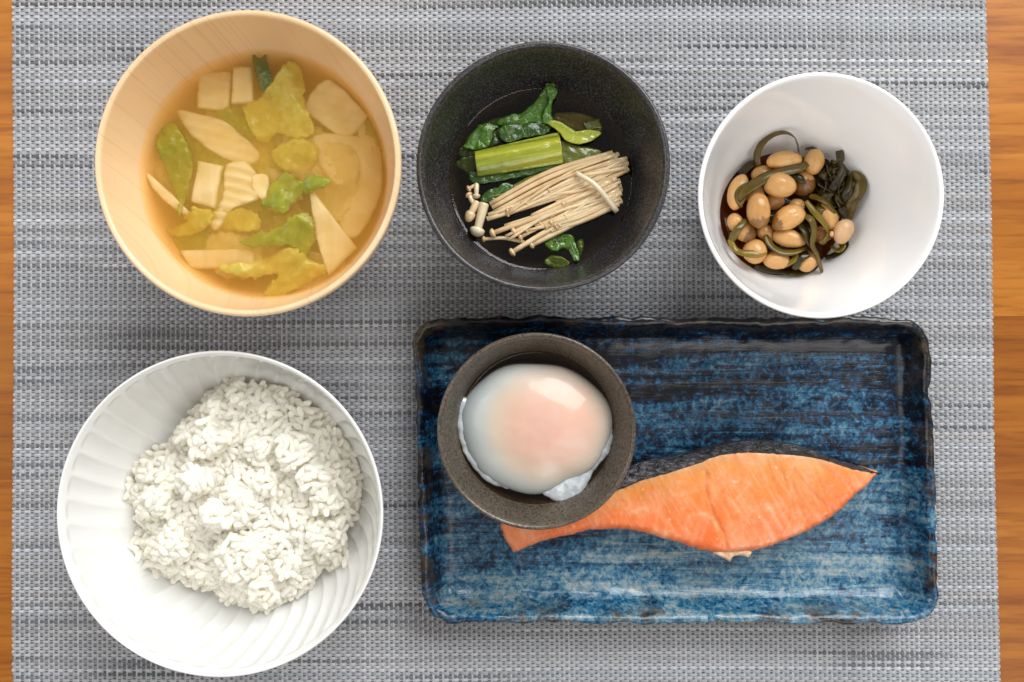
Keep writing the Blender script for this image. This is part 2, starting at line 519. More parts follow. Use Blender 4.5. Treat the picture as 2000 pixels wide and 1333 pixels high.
def mk_bean(name, a, b):
    m = M(name, Roughness=0.28)
    n1 = m.noise(m.co(), 120, 3, 0.5)
    ob = m.n('ObjectInfo')
    c = m.ramp(n1, [(0.3, a), (0.7, b)])
    c = m.mix(m.ramp(m.noise(m.co(), 85, 4, 0.65, 0.5), [(0.50, 0.0), (0.70, 0.6)]), c, tuple(0.62*q for q in a))
    t = m.ramp(ob.outputs['Random'], [(0, (0.82, 0.74, 0.64)), (1, (1.10, 1.10, 1.10))])
    m.set('Base Color', m.mix(1.0, c, t, 'MULTIPLY'))
    m.sss(0.5, (1.0, 0.6, 0.3), 0.0025)
    m.bump(m.math('ADD', m.noise(m.co(), 420, 3), m.math('MULTIPLY', m.noise(m.co((1, 2.4, 1)), 120, 3, 0.6, 1.0), 2.0)), 0.0004, 0.45)
    m.set('Coat Weight', 0.2); m.set('Coat Roughness', 0.2)
    return m.m
BEAN = mk_bean('soybean', (0.58, 0.31, 0.095), (0.70, 0.43, 0.17))
BEANP = mk_bean('pale_soybean', (0.64, 0.40, 0.21), (0.72, 0.48, 0.28))
BSKIN = mk_bean('bean_skin_brown', (0.24, 0.09, 0.014), (0.36, 0.15, 0.028))

def mk_kelp(name, c0, c1):
    m = M(name, Roughness=0.18)
    a = m.noise(m.co(), 130, 3, 0.5)
    m.set('Base Color', m.ramp(a, [(0.3, c0), (0.7, c1)]))
    m.sss(0.25, (0.8, 0.6, 0.1), 0.001)
    m.bump(m.noise(m.co(), 500, 3), 0.0003, 0.5); m.set('Coat Weight', 0.12); m.set('Coat Roughness', 0.1); m.set('Specular IOR Level', 0.35)
    return m.m
KELP_D = mk_kelp('dark_kelp', (0.018, 0.013, 0.003), (0.065, 0.045, 0.006))
KELP_M = mk_kelp('olive_kelp', (0.075, 0.048, 0.004), (0.15, 0.10, 0.009))
KELP_L = mk_kelp('yellow_kelp', (0.13, 0.09, 0.006), (0.23, 0.155, 0.012))

def mk_stalk(name, dark, light, rot, freq=420, sss=0.3):
    m = M(name, Roughness=0.2)
    v = m.co((1, 1, 1), (0, 0, rot))
    x = m.n('Mapping'); x.inputs['Scale'].default_value = (20, freq, 60); m.link(v, x.inputs[0])
    a = m.noise(x.outputs[0], 1.0, 4, 0.6, 0.15)
    m.set('Base Color', m.ramp(a, [(0.30, dark), (0.62, light)]))
    m.sss(sss, (0.7, 0.9, 0.2), 0.0015); m.bump(a, 0.0006, 0.6)
    m.set('Coat Weight', 0.5); m.set('Coat Roughness', 0.08)
    return m.m
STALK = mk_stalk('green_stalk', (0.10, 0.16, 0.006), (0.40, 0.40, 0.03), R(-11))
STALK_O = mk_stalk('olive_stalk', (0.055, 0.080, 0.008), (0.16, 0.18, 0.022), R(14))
CHART = mk_stalk('chartreuse_leaf', (0.25, 0.31, 0.018), (0.46, 0.49, 0.06), R(20), 200)

def mk_leaf(name, dark, light):
    m = M(name, Roughness=0.18)
    a = m.noise(m.co(), 110, 5, 0.65, 0.8)
    m.set('Base Color', m.ramp(a, [(0.3, dark), (0.68, light)]))
    m.sss(0.15, (0.3, 0.9, 0.1), 0.001)
    vo = m.n('TexVoronoi', feature='DISTANCE_TO_EDGE'); m.link(m.co(), vo.inputs[0]); vo.inputs['Scale'].default_value = 330
    h = m.math('ADD', a, m.ramp(vo.outputs[0], [(0, 0.0), (0.2, 0.12)]))
    m.bump(h, 0.0014, 0.6); m.set('Coat Weight', 0.35); m.set('Coat Roughness', 0.1)
    return m.m
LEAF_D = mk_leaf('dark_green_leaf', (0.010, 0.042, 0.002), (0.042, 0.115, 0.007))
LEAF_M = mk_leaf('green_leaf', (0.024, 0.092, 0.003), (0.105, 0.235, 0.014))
VEIN = mk_leaf('leaf_vein', (0.12, 0.20, 0.03), (0.20, 0.28, 0.05))

def mk_enoki(name, a, b):
    m = M(name, Roughness=0.26)
    n1 = m.noise(m.co(), 140, 3, 0.6)
    ob = m.n('ObjectInfo')
    c = m.ramp(n1, [(0.3, a), (0.7, b)])
    t = m.ramp(ob.outputs['Random'], [(0, (0.84, 0.78, 0.70)), (1, (1.05, 1.06, 1.08))])
    m.set('Base Color', m.mix(1.0, c, t, 'MULTIPLY'))
    m.sss(0.4, (1, 0.7, 0.4), 0.0015); m.set('Coat Weight', 0.5); m.set('Coat Roughness', 0.1)
    m.bump(m.noise(m.co(), 500, 2), 0.0001, 0.4)
    return m.m
ENOKI = mk_enoki('enoki', (0.64, 0.46, 0.25), (0.80, 0.65, 0.42))
ENOKI_P = mk_enoki('pale_enoki', (0.68, 0.58, 0.38), (0.78, 0.70, 0.52))
CAPM = mk_enoki('enoki_cap', (0.62, 0.42, 0.22), (0.74, 0.56, 0.34))

def mk_cab(name, a, b, rot, freq=240):
    m = M(name, Roughness=0.3)
    v = m.co((1, 1, 1), (0, 0, rot)); x = m.n('Mapping'); x.inputs['Scale'].default_value = (25, freq, 40); m.link(v, x.inputs[0])
    n1 = m.noise(x.outputs[0], 1.0, 3, 0.5, 0.3)
    m.set('Base Color', m.ramp(n1, [(0.32, a), (0.66, b)]))
    m.bump(n1, 0.0008, 0.5); m.set('Alpha', 0.72)
    return m.m
CAB_W = [mk_cab('cabbage_rib_%d' % i, (0.80, 0.75, 0.56), (0.90, 0.88, 0.76), R(r)) for i, r in enumerate((0, 90, -35, 40))]
CAB_Y = mk_leaf('cabbage_leaf_yellow', (0.50, 0.44, 0.035), (0.70, 0.63, 0.15))
CAB_G = mk_leaf('cabbage_leaf_green', (0.20, 0.26, 0.008), (0.38, 0.42, 0.03))
CAB_P = mk_leaf('cabbage_leaf_pale', (0.70, 0.64, 0.30), (0.84, 0.79, 0.52))
for q_, al in ((CAB_Y, 0.6), (CAB_G, 0.65), (CAB_P, 0.42)): q_.node_tree.nodes['Principled BSDF'].inputs['Alpha'].default_value = al
CAB_D = mk_leaf('cabbage_leaf_dark', (0.03, 0.07, 0.006), (0.07, 0.13, 0.012))

SOUP = liquid('miso_broth', (1.0, 0.96, 0.86), vol=((0.995, 0.79, 0.27), 115.0))
BROTH = liquid('clear_broth', (0.80, 0.66, 0.48), ior=1.40)
SAUCE = liquid('soy_sauce', (0.30, 0.12, 0.03))
EBROTH = liquid('egg_broth', (0.62, 0.50, 0.38))

# ------------------------------------------------------------------ the setting: table of planks
tbl = obj('table', *(lambda x0, x1, y0, y1, z0, z1: ([(x0, y0, z0), (x1, y0, z0), (x1, y1, z0), (x0, y1, z0), (x0, y0, z1), (x1, y0, z1), (x1, y1, z1), (x0, y1, z1)],
          [(3, 2, 1, 0), (4, 5, 6, 7), (0, 1, 5, 4), (1, 2, 6, 5), (2, 3, 7, 6), (3, 0, 4, 7)]))(-420, 420, -330, 330, -30, -12), W_TABLE, origin=(0, 0, -30), smooth=False)
tag(tbl, 'warm orange-brown wooden table top of joined boards', 'table', kind='structure')
ycuts = [330, 260, 180, (666.5-243)/S(0), (666.5-618)/S(0), (666.5-937)/S(0), -146, -232, -330]
for i in range(len(ycuts)-1):
    y1, y0 = ycuts[i]-0.02, ycuts[i+1]+0.02
    b = 0.06
    x0, x1 = -420, 420
    V = [(x0, y0, -12), (x1, y0, -12), (x1, y1, -12), (x0, y1, -12),
         (x0, y0, -b), (x1, y0, -b), (x1, y1, -b), (x0, y1, -b),
         (x0+b, y0+b, 0), (x1-b, y0+b, 0), (x1-b, y1-b, 0), (x0+b, y1-b, 0)]
    F = [(3, 2, 1, 0), (8, 9, 10, 11)]
    for q in (0, 4):
        for k in range(4): F.append((q+k, q+(k+1) % 4, q+4+(k+1) % 4, q+4+k))
    p = obj('plank', V, F, W_TABLE, tbl, smooth=False)

# ------------------------------------------------------------------ placemat (woven threads)
mat_root = empty('placemat', (0, 0, 0.02))
tag(mat_root, 'silver grey woven vinyl placemat with dark streaked rows under the dishes', 'placemat')
YB, YT = -166.0, 166.0
def xl(y): return -228.7+0.45*np.sin(y*0.021+1.0)-0.003*y*0.0
def xr(y): return 217.6+(156.0-y)/312.0*5.9+0.35*np.sin(y*0.03)
NW = 203
rng = np.random.default_rng(3)
rows = []; y = YB
while y < YT:
    p = 1.48*(1+rng.normal(0, 0.11)); p = min(max(p, 1.15), 1.9)
    rows.append((y+p*0.5, p)); y += p
def smooth_noise(n, k, rng):
    c = rng.normal(0, 1, int(n/k)+4); t = np.arange(n)/k; i = t.astype(int); f = t-i; f = f*f*(3-2*f)
    return c[i]*(1-f)+c[i+1]*f
def strip_mesh(name, V, C, ns, nsec, mat):
    """V: (threads, ns, nsec, 3) mm"""
    T = V.shape[0]
    me = bpy.data.meshes.new(name)
    nv = T*ns*nsec
    idx = np.arange(nv).reshape(T, ns, nsec)
    q = np.stack([idx[:, :-1, :-1], idx[:, 1:, :-1], idx[:, 1:, 1:], idx[:, :-1, 1:]], -1).reshape(-1, 4)
    me.vertices.add(nv); me.vertices.foreach_set('co', (V*MM).astype(np.float32).ravel())
    me.loops.add(q.size); me.loops.foreach_set('vertex_index', q.astype(np.int32).ravel())
    me.polygons.add(len(q)); me.polygons.foreach_set('loop_start', np.arange(0, q.size, 4, dtype=np.int32))
    me.polygons.foreach_set('loop_total', np.full(len(q), 4, np.int32))
    me.polygons.foreach_set('use_smooth', np.ones(len(q), bool))
    me.update(); me.validate()
    ca = me.color_attributes.new('tint', 'FLOAT_COLOR', 'POINT')
    c4 = np.ones((nv, 4), np.float32); c4[:, :3] = C.reshape(-1, 3)
    ca.data.foreach_set('color', c4.ravel())
    me.materials.append(mat)
    o = bpy.data.objects.new(name, me); COL.objects.link(o); o.parent = mat_root; o['kind'] = 'stuff'
    return o
SPP = 4; ns = NW*SPP+1
u = np.arange(ns)/SPP
sag = lambda x: 1.1*np.sin(x*0.0085+0.4)+0.5*np.sin(x*0.021)          # rows are not dead straight
Vw = np.zeros((len(rows), ns, 3, 3)); Cw = np.zeros((len(rows), ns, 3, 3))
for i, (y0, p) in enumerate(rows):
    xa, xb = xl(y0), xr(y0)
    x = xa+(xb-xa)*u/NW
    ph = math.pi*(u+0.5)+(math.pi if i % 2 else 0)
    zc = 0.62+0.36*np.tanh(1.9*np.sin(ph))
    thick = p*0.5*np.clip(rng.normal(0.99, 0.09), 0.75, 1.12)
    wd = thick*(0.93+0.07*np.sin(ph))
    yy = y0+sag(x)*0.6+0.06*smooth_noise(ns, 40, rng)
    for k, c in enumerate((-1, 0, 1)):
        Vw[i, :, k, 0] = x; Vw[i, :, k, 1] = yy+c*wd
        Vw[i, :, k, 2] = zc-(0.42 if c else 0.0)
    shade = 0.385+0.06*rng.normal()+0.03*smooth_noise(ns, 60, rng)
    dk = smooth_noise(ns, 120, rng)*0.9+rng.normal(0, 0.55)
    dk = np.clip((dk-0.75)*0.9, 0, 0.75)
    g = np.clip(shade, 0.22, 0.62)
    hue = rng.normal(0, 0.022)
    base = np.stack([g*(0.975+hue), g*0.985, g*(1.04-hue)], -1)
    dark = np.array((0.060, 0.062, 0.080))*(1+0.4*rng.normal())
    col = base*(1-dk[:, None])+np.clip(dark, 0.02, 0.12)*dk[:, None]
    Cw[i] = col[:, None, :]
strip_mesh('weft_threads', Vw, Cw, ns, 3, T_WEFT)
nr = len(rows)
ys = np.array([r[0] for r in rows])
ny = nr*2+1
yv = np.interp(np.arange(ny)/2.0-0.5, np.arange(nr), ys); yv[0] = YB; yv[-1] = YT
Vp = np.zeros((NW, ny, 3, 3)); Cp = np.zeros((NW, ny, 3, 3))
for j in range(NW):
    t = (j+0.5)/NW
    ph = np.pi*(j)+np.pi*(np.arange(ny)/2.0)
    x = xl(yv)+(xr(yv)-xl(yv))*t+0.05*smooth_noise(ny, 20, rng)
    zc = 0.50-0.30*np.sin(np.pi*(j+1.0)+np.pi*(np.arange(ny)/2.0-0.5)+np.pi/2)
    hw = 0.46
    for k, c in enumerate((-1, 0, 1)):
        Vp[j, :, k, 0] = x+c*hw; Vp[j, :, k, 1] = yv+sag(x)*0.6
        Vp[j, :, k, 2] = zc-(0.25 if c else 0)
    g = 0.44+0.05*rng.normal()
    Cp[j] = np.array((g*0.97, g*0.98, g*0.97))*0.92
strip_mesh('warp_threads', Vp[:, :, ::-1], Cp, ny, 3, T_WARP)
gap_m = M('mat_gap_shade', Roughness=0.7); gap_m.set('Base Color', gap_m.ramp(gap_m.noise(gap_m.co(), 200, 3), [(0.3, (0.075, 0.075, 0.085)), (0.7, (0.13, 0.13, 0.145))]))
yy_ = np.linspace(YB+0.6, YT-0.6, 24)
Vb = [(xl(q)+0.7, q, z_) for z_ in (0.05, 0.17) for q in yy_]+[(xr(q)-0.7, q, z_) for z_ in (0.05, 0.17) for q in yy_]
n_ = len(yy_); Fb = []
for k in range(n_-1):
    Fb += [(n_+k, 3*n_+k, 3*n_+k+1, n_+k+1), (k, k+1, 2*n_+k+1, 2*n_+k), (k, n_+k, n_+k+1, k+1), (2*n_+k, 2*n_+k+1, 3*n_+k+1, 3*n_+k)]
Fb += [(0, 2*n_, 3*n_, n_), (n_-1, 2*n_-1, 4*n_-1, 3*n_-1)]
obj('gap_shade_sheet', Vb, Fb, gap_m.m, mat_root, smooth=False)  # dark sheet added so the weave gaps look shaded; no real layer
MZ = 1.1                                        # top of the mat

# ------------------------------------------------------------------ wooden soup bowl
MC = (-100.0, 67.3)
prof = [(0.5, MZ+0.8), (22, MZ+0.8), (24, MZ), (27, MZ), (28, MZ+1), (28, MZ+5), (30, MZ+8), (38, 14), (46, 24), (51.5, 36), (55, 48), (57.2, 60), (58.0, 66),
        (57.9, 67.4), (57.2, 68.1), (56.3, 68.0), (55.6, 67.2), (55.0, 64), (53.3, 56), (50.4, 46), (46.5, 36), (40, 25), (30, 15.5), (18, 11), (0.5, 10)]
prof = [tuple(p) for p in dens(prof, 90)]
o = lathe('soup_bowl', prof, *MC, W_BOWL, n=160, origin=(*MC, MZ))
tag(o, 'pale turned wood soup bowl holding amber vegetable soup', 'bowl')
SZ = 46.0
inner = [(50.4, 46), (46.5, 36), (40, 25), (30, 15.5), (18, 11), (0.5, 10)]
sp_ = [(0.3, SZ)]+[(r, SZ) for r in np.linspace(2, 49.2, 24)]+[(49.9, SZ+0.15), (50.45, SZ+0.55), (51.2, SZ+0.5)]
sp_ += [(max(r+0.6, 0.3), z-0.4) for r, z in dens(inner, 24)[1:]]
o = lathe('miso_soup', sp_, *MC, SOUP, n=120, origin=(*MC, 11))
tag(o, 'cloudy amber soup with cabbage pieces filling the pale wooden bowl', 'soup')

def mp(pts, z): return [U(160+a/2.083, b/2.083, z) for a, b in pts]
def cabbage(name, pts, depth, mat, label, thick=2.0, slope=(0, 0), rough=0.4, ragged=0.0, n=64, sm=True, ribs=0.0, bulge=0.0, grp='napa cabbage pieces in the amber soup', dome=0.0):
    leafp = name == 'cabbage_leaf_piece'
    if leafp: dome, n, depth = (dome or 3.2), 130, depth+0.5
    else: depth += 0.9; dome = 1.5; rough = max(rough, 0.7)
    z0 = SZ-depth
    P = np.array(mp(pts, z0))
    if sm: P = poly_smooth(P, n)
    else:
        P = np.vstack([np.linspace(P[i], P[(i+1) % len(P)], 8, endpoint=False) for i in range(len(P))])
    c = P.mean(0); seed = abs(c[0]*1.7+c[1])
    if leafp: P = P+np.array([(0.6*nz(p[0]*1.1, p[1]*1.1, seed+2), 0.6*nz(p[1]*1.1, p[0]*1.1, seed+5)) for p in P])
    if ragged:
        P = P+np.array([(ragged*nz(p[0]*0.55, p[1]*0.55, seed), ragged*nz(p[1]*0.55, p[0]*0.55, seed+9)) for p in P])
    else:
        P = P+np.array([(0.25*nz(p[0]*0.3, p[1]*0.3, seed), 0.25*nz(p[1]*0.3, p[0]*0.3, seed+9)) for p in P])
    def hz(x, y):
        h = z0+slope[0]*(x-c[0])+slope[1]*(y-c[1])+rough*fbm(x*0.12, y*0.12, seed)+dome*(fbm(x*0.06, y*0.06, seed+4)-0.25)+(0.7*fbm(x*0.35, y*0.35, seed) if leafp else 0)
        if ribs: h += ribs*math.sin((x*0.25+y)*1.5)
        return h
    zt = lambda x, y, d: hz(x, y)-0.5*math.exp(-d/0.6)
    zb = lambda x, y, d: hz(x, y)-thick+0.3*math.exp(-d/0.6)
    o = slab(name, P, zt, zb, 1.1, mat)
    return tag(o, label, 'cabbage', grp)
W = 'cabbage_stem_piece'; L = 'cabbage_leaf_piece'
cabbage(W, [(470, 290), (600, 288), (590, 446), (470, 436)], 3.0, CAB_W[0], 'square pale cabbage stem piece beside the narrow one under the dark leaf tip', 4, sm=False, ribs=0.3)
cabbage(W, [(612, 272), (684, 270), (690, 412), (604, 418)], 2.2, CAB_W[1], 'narrow pale cabbage stem piece between the square piece and dark leaf tip', 4, sm=False)
cabbage(W, [(385, 450), (480, 465), (590, 500), (712, 620), (660, 672), (540, 622), (440, 545)], 3.4, CAB_W[2], 'long diagonal pale cabbage stem piece with ridged middle', 4, ribs=0.25, rough=0.8)
cabbage(W, [(466, 652), (565, 672), (535, 845), (443, 820)], 1.6, CAB_W[1], 'upright white cabbage stem block beside the ridged stem piece', 5, sm=False)
cabbage(W, [(580, 680), (650, 655), (700, 700), (720, 800), (610, 850), (545, 930), (515, 900), (570, 800)], 2.0, CAB_W[0], 'ridged whitish cabbage stem piece in the middle of the soup', 3.5, ribs=0.6)
cabbage(W, [(405, 1020), (690, 1012), (700, 1088), (435, 1092)], 3.2, CAB_W[1], 'long flat pale cabbage stem strip lying near the bowl wall', 3.5, sm=False, slope=(-0.06, 0))
cabbage(W, [(922, 752), (950, 790), (1112, 1005), (1000, 1118), (948, 960)], 1.8, CAB_W[1], 'smooth white triangular cabbage stem wedge', 3.5, sm=False, slope=(-0.03, 0.05))
cabbage(W, [(903, 428), (1000, 325), (1135, 440), (1152, 482), (1070, 552), (960, 492)], 3.0, CAB_W[2], 'broad beige cabbage stem piece resting over another pale piece', 3, rough=0.6, ribs=0.2)
cabbage(W, [(935, 560), (1060, 545), (1182, 592), (1135, 690), (1040, 752), (960, 660)], 4.4, CAB_W[3], 'dim beige cabbage stem piece below the broad one', 3, rough=0.6, ribs=0.15)
cabbage(W, [(1120, 480), (1190, 560), (1218, 650), (1208, 800), (1110, 965), (1035, 890), (1130, 700)], 5.0, CAB_W[3], 'large dim crescent shaped cabbage piece against the bowl wall', 3)
cabbage(W, [(262, 704), (320, 752), (432, 866), (380, 856), (285, 765)], 1.4, CAB_W[2], 'thin pale cabbage sliver touching the bowl wall', 2)
cabbage(W, [(690, 716), (752, 714), (745, 810), (700, 780)], 1.2, CAB_W[0], 'small translucent cabbage scrap beside the green frilled leaf', 1.2)
cabbage(L, [(298, 540), (350, 494), (400, 540), (442, 640), (432, 740), (395, 876), (378, 800), (322, 650)], 1.4, CAB_G, 'long yellow-green cabbage leaf folded near the bowl wall', 1.6, rough=1.0, ragged=0.6)
cabbage(L, [(650, 420), (720, 390), (770, 330), (850, 245), (895, 300), (905, 420), (945, 530), (870, 562), (790, 540), (740, 576), (690, 540)], 1.2, CAB_Y, 'wide yellow cabbage leaf with fine ribs beside the beige stem pieces', 1.2, rough=1.3, ragged=0.9)
cabbage(L, [(730, 832), (765, 745), (822, 692), (880, 735), (940, 718), (1022, 738), (950, 775), (880, 800), (825, 862), (765, 846)], -0.4, CAB_G, 'vivid green frilled cabbage leaf floating at the soup surface', 0.9, rough=1.0, ragged=1.3)
cabbage(L, [(640, 985), (700, 950), (780, 930), (880, 870), (935, 885), (940, 960), (900, 1050), (850, 1002), (700, 1004)], 0.6, CAB_G, 'green cabbage leaf beside the white triangular wedge', 1.0, rough=1.2, ragged=1.2)
cabbage(L, [(560, 1085), (700, 1060), (850, 1010), (930, 1060), (1000, 1095), (880, 1170), (800, 1205), (735, 1192), (785, 1120), (660, 1135)], 1.4, CAB_Y, 'torn yellow cabbage leaf below the white triangular wedge', 1.2, rough=1.2, ragged=1.1)
cabbage(L, [(694, 222), (720, 232), (746, 222), (775, 330), (790, 400), (745, 400), (702, 290)], 0.8, CAB_D, 'dark green cabbage leaf tip against the bowl wall', 0.9, rough=0.8, ragged=0.5)
cabbage(L, [(770, 620), (830, 580), (910, 560), (965, 620), (900, 702), (820, 690), (782, 660)], 3.0, CAB_Y, 'rounded golden cabbage leaf deep in the middle of the soup', 1.5, rough=1.2, ragged=0.6)
cabbage(L, [(320, 932), (420, 905), (400, 880), (505, 850), (530, 900), (450, 952), (350, 952)], 2.2, CAB_Y, 'small torn cabbage leaf beside the thin pale sliver', 1.2, rough=1.0, ragged=0.8)
cabbage(L, [(450, 850), (540, 920), (700, 940), (720, 880), (660, 850), (560, 860)], 3.2, CAB_Y, 'yellow cabbage leaf lying under the ridged stem piece', 1.2, rough=1.0, ragged=0.8)
cabbage(L, [(380, 470), (460, 500), (500, 620), (470, 660), (430, 600)], 4.0, CAB_G, 'olive cabbage leaf sunk under the long diagonal stem piece', 1.2, rough=1.0, ragged=0.8)
cabbage(L, [(540, 450), (650, 430), (700, 520), (690, 560), (620, 520)], 3.6, CAB_G, 'olive cabbage leaf sunk beside the wide yellow leaf', 1.2, rough=1.0, ragged=0.8)
cabbage(L, [(640, 560), (780, 580), (770, 700), (700, 690), (650, 640)], 6.0, CAB_Y, 'faint yellow cabbage leaf at the bottom beneath the others', 1.2, rough=1.0, ragged=0.8)
cabbage(L, [(480, 930), (700, 900), (860, 860), (900, 980), (760, 1090), (560, 1060)], 7.0, CAB_Y, 'broad murky cabbage leaf deep under the green leaf', 1.2, rough=1.0, ragged=0.8)

for k, pts in enumerate([[(620, 640), (760, 620), (860, 700), (800, 860), (680, 880), (600, 760)], [(840, 560), (960, 540), (1010, 640), (930, 720), (850, 680)],
        [(500, 720), (640, 700), (700, 830), (620, 930), (510, 880)], [(700, 860), (860, 850), (900, 960), (800, 1080), (680, 1020)], [(440, 560), (560, 580), (600, 660), (520, 700), (440, 640)],
        [(980, 620), (1100, 640), (1090, 800), (1010, 880), (950, 760)], [(300, 640), (380, 660), (440, 760), (400, 800), (320, 740)], [(760, 450), (880, 440), (930, 520), (850, 600), (770, 560)],
        [(1000, 470), (1150, 500), (1190, 640), (1100, 640), (1020, 560)], [(560, 960), (700, 990), (690, 1100), (580, 1110), (520, 1030)], [(850, 1080), (960, 1040), (1050, 1080), (960, 1150), (870, 1170)],
        [(520, 430), (640, 430), (700, 520), (620, 600), (540, 560)], [(380, 960), (480, 930), (520, 1010), (470, 1060), (390, 1030)], [(740, 700), (840, 720), (870, 800), (800, 850), (720, 800)]]):
    mc_ = np.mean(pts, 0); pts = [tuple(mc_+1.22*(np.array(q)-mc_)) for q in pts]
    cabbage(L, pts, (3.8+1.2*((k*5) % 4)) if k % 4 else 6.2, CAB_P if k % 4 else CAB_G, 'pale translucent cabbage leaf drifting between the stem pieces' if k % 4 else 'olive green cabbage leaf drifting under the pale pieces', 1.0, rough=1.0, ragged=1.3, dome=1.5,
            grp='pale cabbage leaves in the soup' if k % 4 else 'olive cabbage leaves in the soup')

# ------------------------------------------------------------------ black bowl with greens and enoki
DC = (12.2, 68.0)
prof = [(0.5, MZ+1), (19, MZ+1), (20.5, MZ), (23, MZ), (24, MZ+1), (24, MZ+4), (27, MZ+7), (34, 15), (40, 27), (44.5, 41), (47.8, 53), (49.2, 56.6),
        (49.0, 57.7), (48.2, 58.1), (47.2, 57.6), (46.2, 55.6), (44.2, 48), (41.5, 40), (38.5, 32.5), (34, 24), (27, 15), (18, 10), (0.5, 9)]
prof = [tuple(p) for p in dens(prof, 80)]
wob = lambda i, r, z, a: (r+0.35*math.sin(2*a+1.0)*(r/50)+0.12*math.sin(5*a)*(r/50), z+0.25*math.sin(3*a+0.5)*(z/58.0))
o = lathe('black_bowl', prof, *DC, G_BLACK, n=160, origin=(*DC, MZ), fn=wob)
tag(o, 'black speckled stoneware bowl of greens and enoki mushrooms', 'bowl')
BZ = 32.3
inner = [(38.6, 32.5), (34, 24), (27, 15), (18, 10), (0.5, 9)]
sp_ = [(0.3, BZ)]+[(r, BZ) for r in np.linspace(2, 37.2, 20)]+[(38.0, BZ+0.25), (38.7, BZ+0.7), (39.6, BZ+0.6)]+[(max(r+0.8, .3), z-0.5) for r, z in dens(inner, 16)[1:]]
o = lathe('broth', sp_, *DC, BROTH, n=120, origin=(*DC, 10))
tag(o, 'thin dark broth around the greens in the black bowl', 'broth')
def dp(pts, z): return [U(860+a/3.4175, 150+b/3.4175, z) for a, b in pts]
def dpt(a, b, z): return (*U(860+a/3.4175, 150+b/3.4175, z), z)
def leafy(name, pts, zf, mat, label, cat, thick=0.5, rough=0.7, ragged=0.5, veins=(), n=70, sm=True, grp=None, zref=34.0, parent=None):
    P = np.array(dp(pts, zref))
    P = poly_smooth(P, n) if sm else np.vstack([np.linspace(P[i], P[(i+1) % len(P)], 10, endpoint=False) for i in range(len(P))])
    c = P.mean(0); seed = c[0]*2.3+c[1]
    P = P+np.array([(ragged*nz(p[0]*0.6, p[1]*0.6, seed), ragged*nz(p[1]*0.6, p[0]*0.6, seed+9)) for p in P])
    def hz(x, y):
        return zf(x-c[0], y-c[1])+rough*fbm(x*0.16, y*0.16, seed)+0.45*rough*fbm(x*0.5, y*0.5, seed+3)
    o = slab(name, P, lambda x, y, d: hz(x, y)-0.25*math.exp(-d/0.5), lambda x, y, d: hz(x, y)-thick, 0.8, mat, parent=parent)
    if parent is None: tag(o, label, cat, grp)
    for vn in veins:
        pv = dens([(*q, 0) for q in dp(vn, zref)], 8)
        pv = [(p[0], p[1], hz(p[0], p[1])+0.02) for p in pv]
        tube('vein', pv, lambda f: 0.28*(1-0.6*f), VEIN, o, n=10, k=5)
    return o
# leaves first, low ones first
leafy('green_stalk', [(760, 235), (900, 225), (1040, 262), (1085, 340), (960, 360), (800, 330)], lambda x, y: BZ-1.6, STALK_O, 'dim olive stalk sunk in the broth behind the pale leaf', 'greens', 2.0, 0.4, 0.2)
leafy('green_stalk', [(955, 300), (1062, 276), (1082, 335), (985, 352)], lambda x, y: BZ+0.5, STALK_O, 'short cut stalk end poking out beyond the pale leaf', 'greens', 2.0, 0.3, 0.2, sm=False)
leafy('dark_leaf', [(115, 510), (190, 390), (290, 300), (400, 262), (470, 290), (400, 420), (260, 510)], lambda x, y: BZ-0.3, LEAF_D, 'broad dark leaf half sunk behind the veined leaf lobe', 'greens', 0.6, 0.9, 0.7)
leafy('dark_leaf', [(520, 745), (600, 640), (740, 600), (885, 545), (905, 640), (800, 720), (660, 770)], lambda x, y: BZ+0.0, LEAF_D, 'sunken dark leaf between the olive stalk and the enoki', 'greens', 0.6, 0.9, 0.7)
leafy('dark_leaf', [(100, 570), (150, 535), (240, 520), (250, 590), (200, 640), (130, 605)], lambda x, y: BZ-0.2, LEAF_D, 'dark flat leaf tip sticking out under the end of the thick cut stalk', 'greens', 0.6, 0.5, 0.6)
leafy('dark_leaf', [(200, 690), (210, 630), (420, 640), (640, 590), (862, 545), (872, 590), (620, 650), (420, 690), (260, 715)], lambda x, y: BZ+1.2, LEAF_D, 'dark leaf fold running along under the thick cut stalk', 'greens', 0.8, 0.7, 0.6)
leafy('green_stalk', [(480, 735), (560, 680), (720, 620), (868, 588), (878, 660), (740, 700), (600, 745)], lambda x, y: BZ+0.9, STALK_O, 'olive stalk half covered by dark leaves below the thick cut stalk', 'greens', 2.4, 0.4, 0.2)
leafy('dark_leaf', [(268, 832), (300, 770), (380, 735), (455, 705), (540, 745), (640, 740), (760, 700), (870, 640), (872, 672), (760, 740), (620, 790), (480, 820), (380, 845)], lambda x, y: BZ+0.9, LEAF_D, 'wavy dark leaf lying against the enoki bundle', 'greens', 0.7, 1.2, 0.8,
      veins=[[(330, 800), (480, 770), (640, 745)]])
leafy('green_stalk', [(795, 430), (900, 455), (1072, 492), (1040, 570), (1005, 622), (930, 612), (860, 590), (812, 560)], lambda x, y: BZ+1.4-0.02*x, STALK_O, 'olive cut stalk lying between pale leaf and enoki tops', 'greens', 3.0, 0.5, 0.2)
leafy('dark_leaf', [(375, 300), (470, 255), (560, 232), (640, 160), (690, 90), (722, 58), (760, 70), (752, 140), (735, 230), (742, 312), (640, 318), (520, 322), (420, 330)],
      lambda x, y: BZ+2.2+0.22*max(0, y+1)+0.05*x, LEAF_M, 'large dark green leaf whose curled tip rises out of the broth', 'greens', 0.6, 1.0, 0.5,
      veins=[[(420, 310), (560, 275), (690, 150), (725, 80)]])
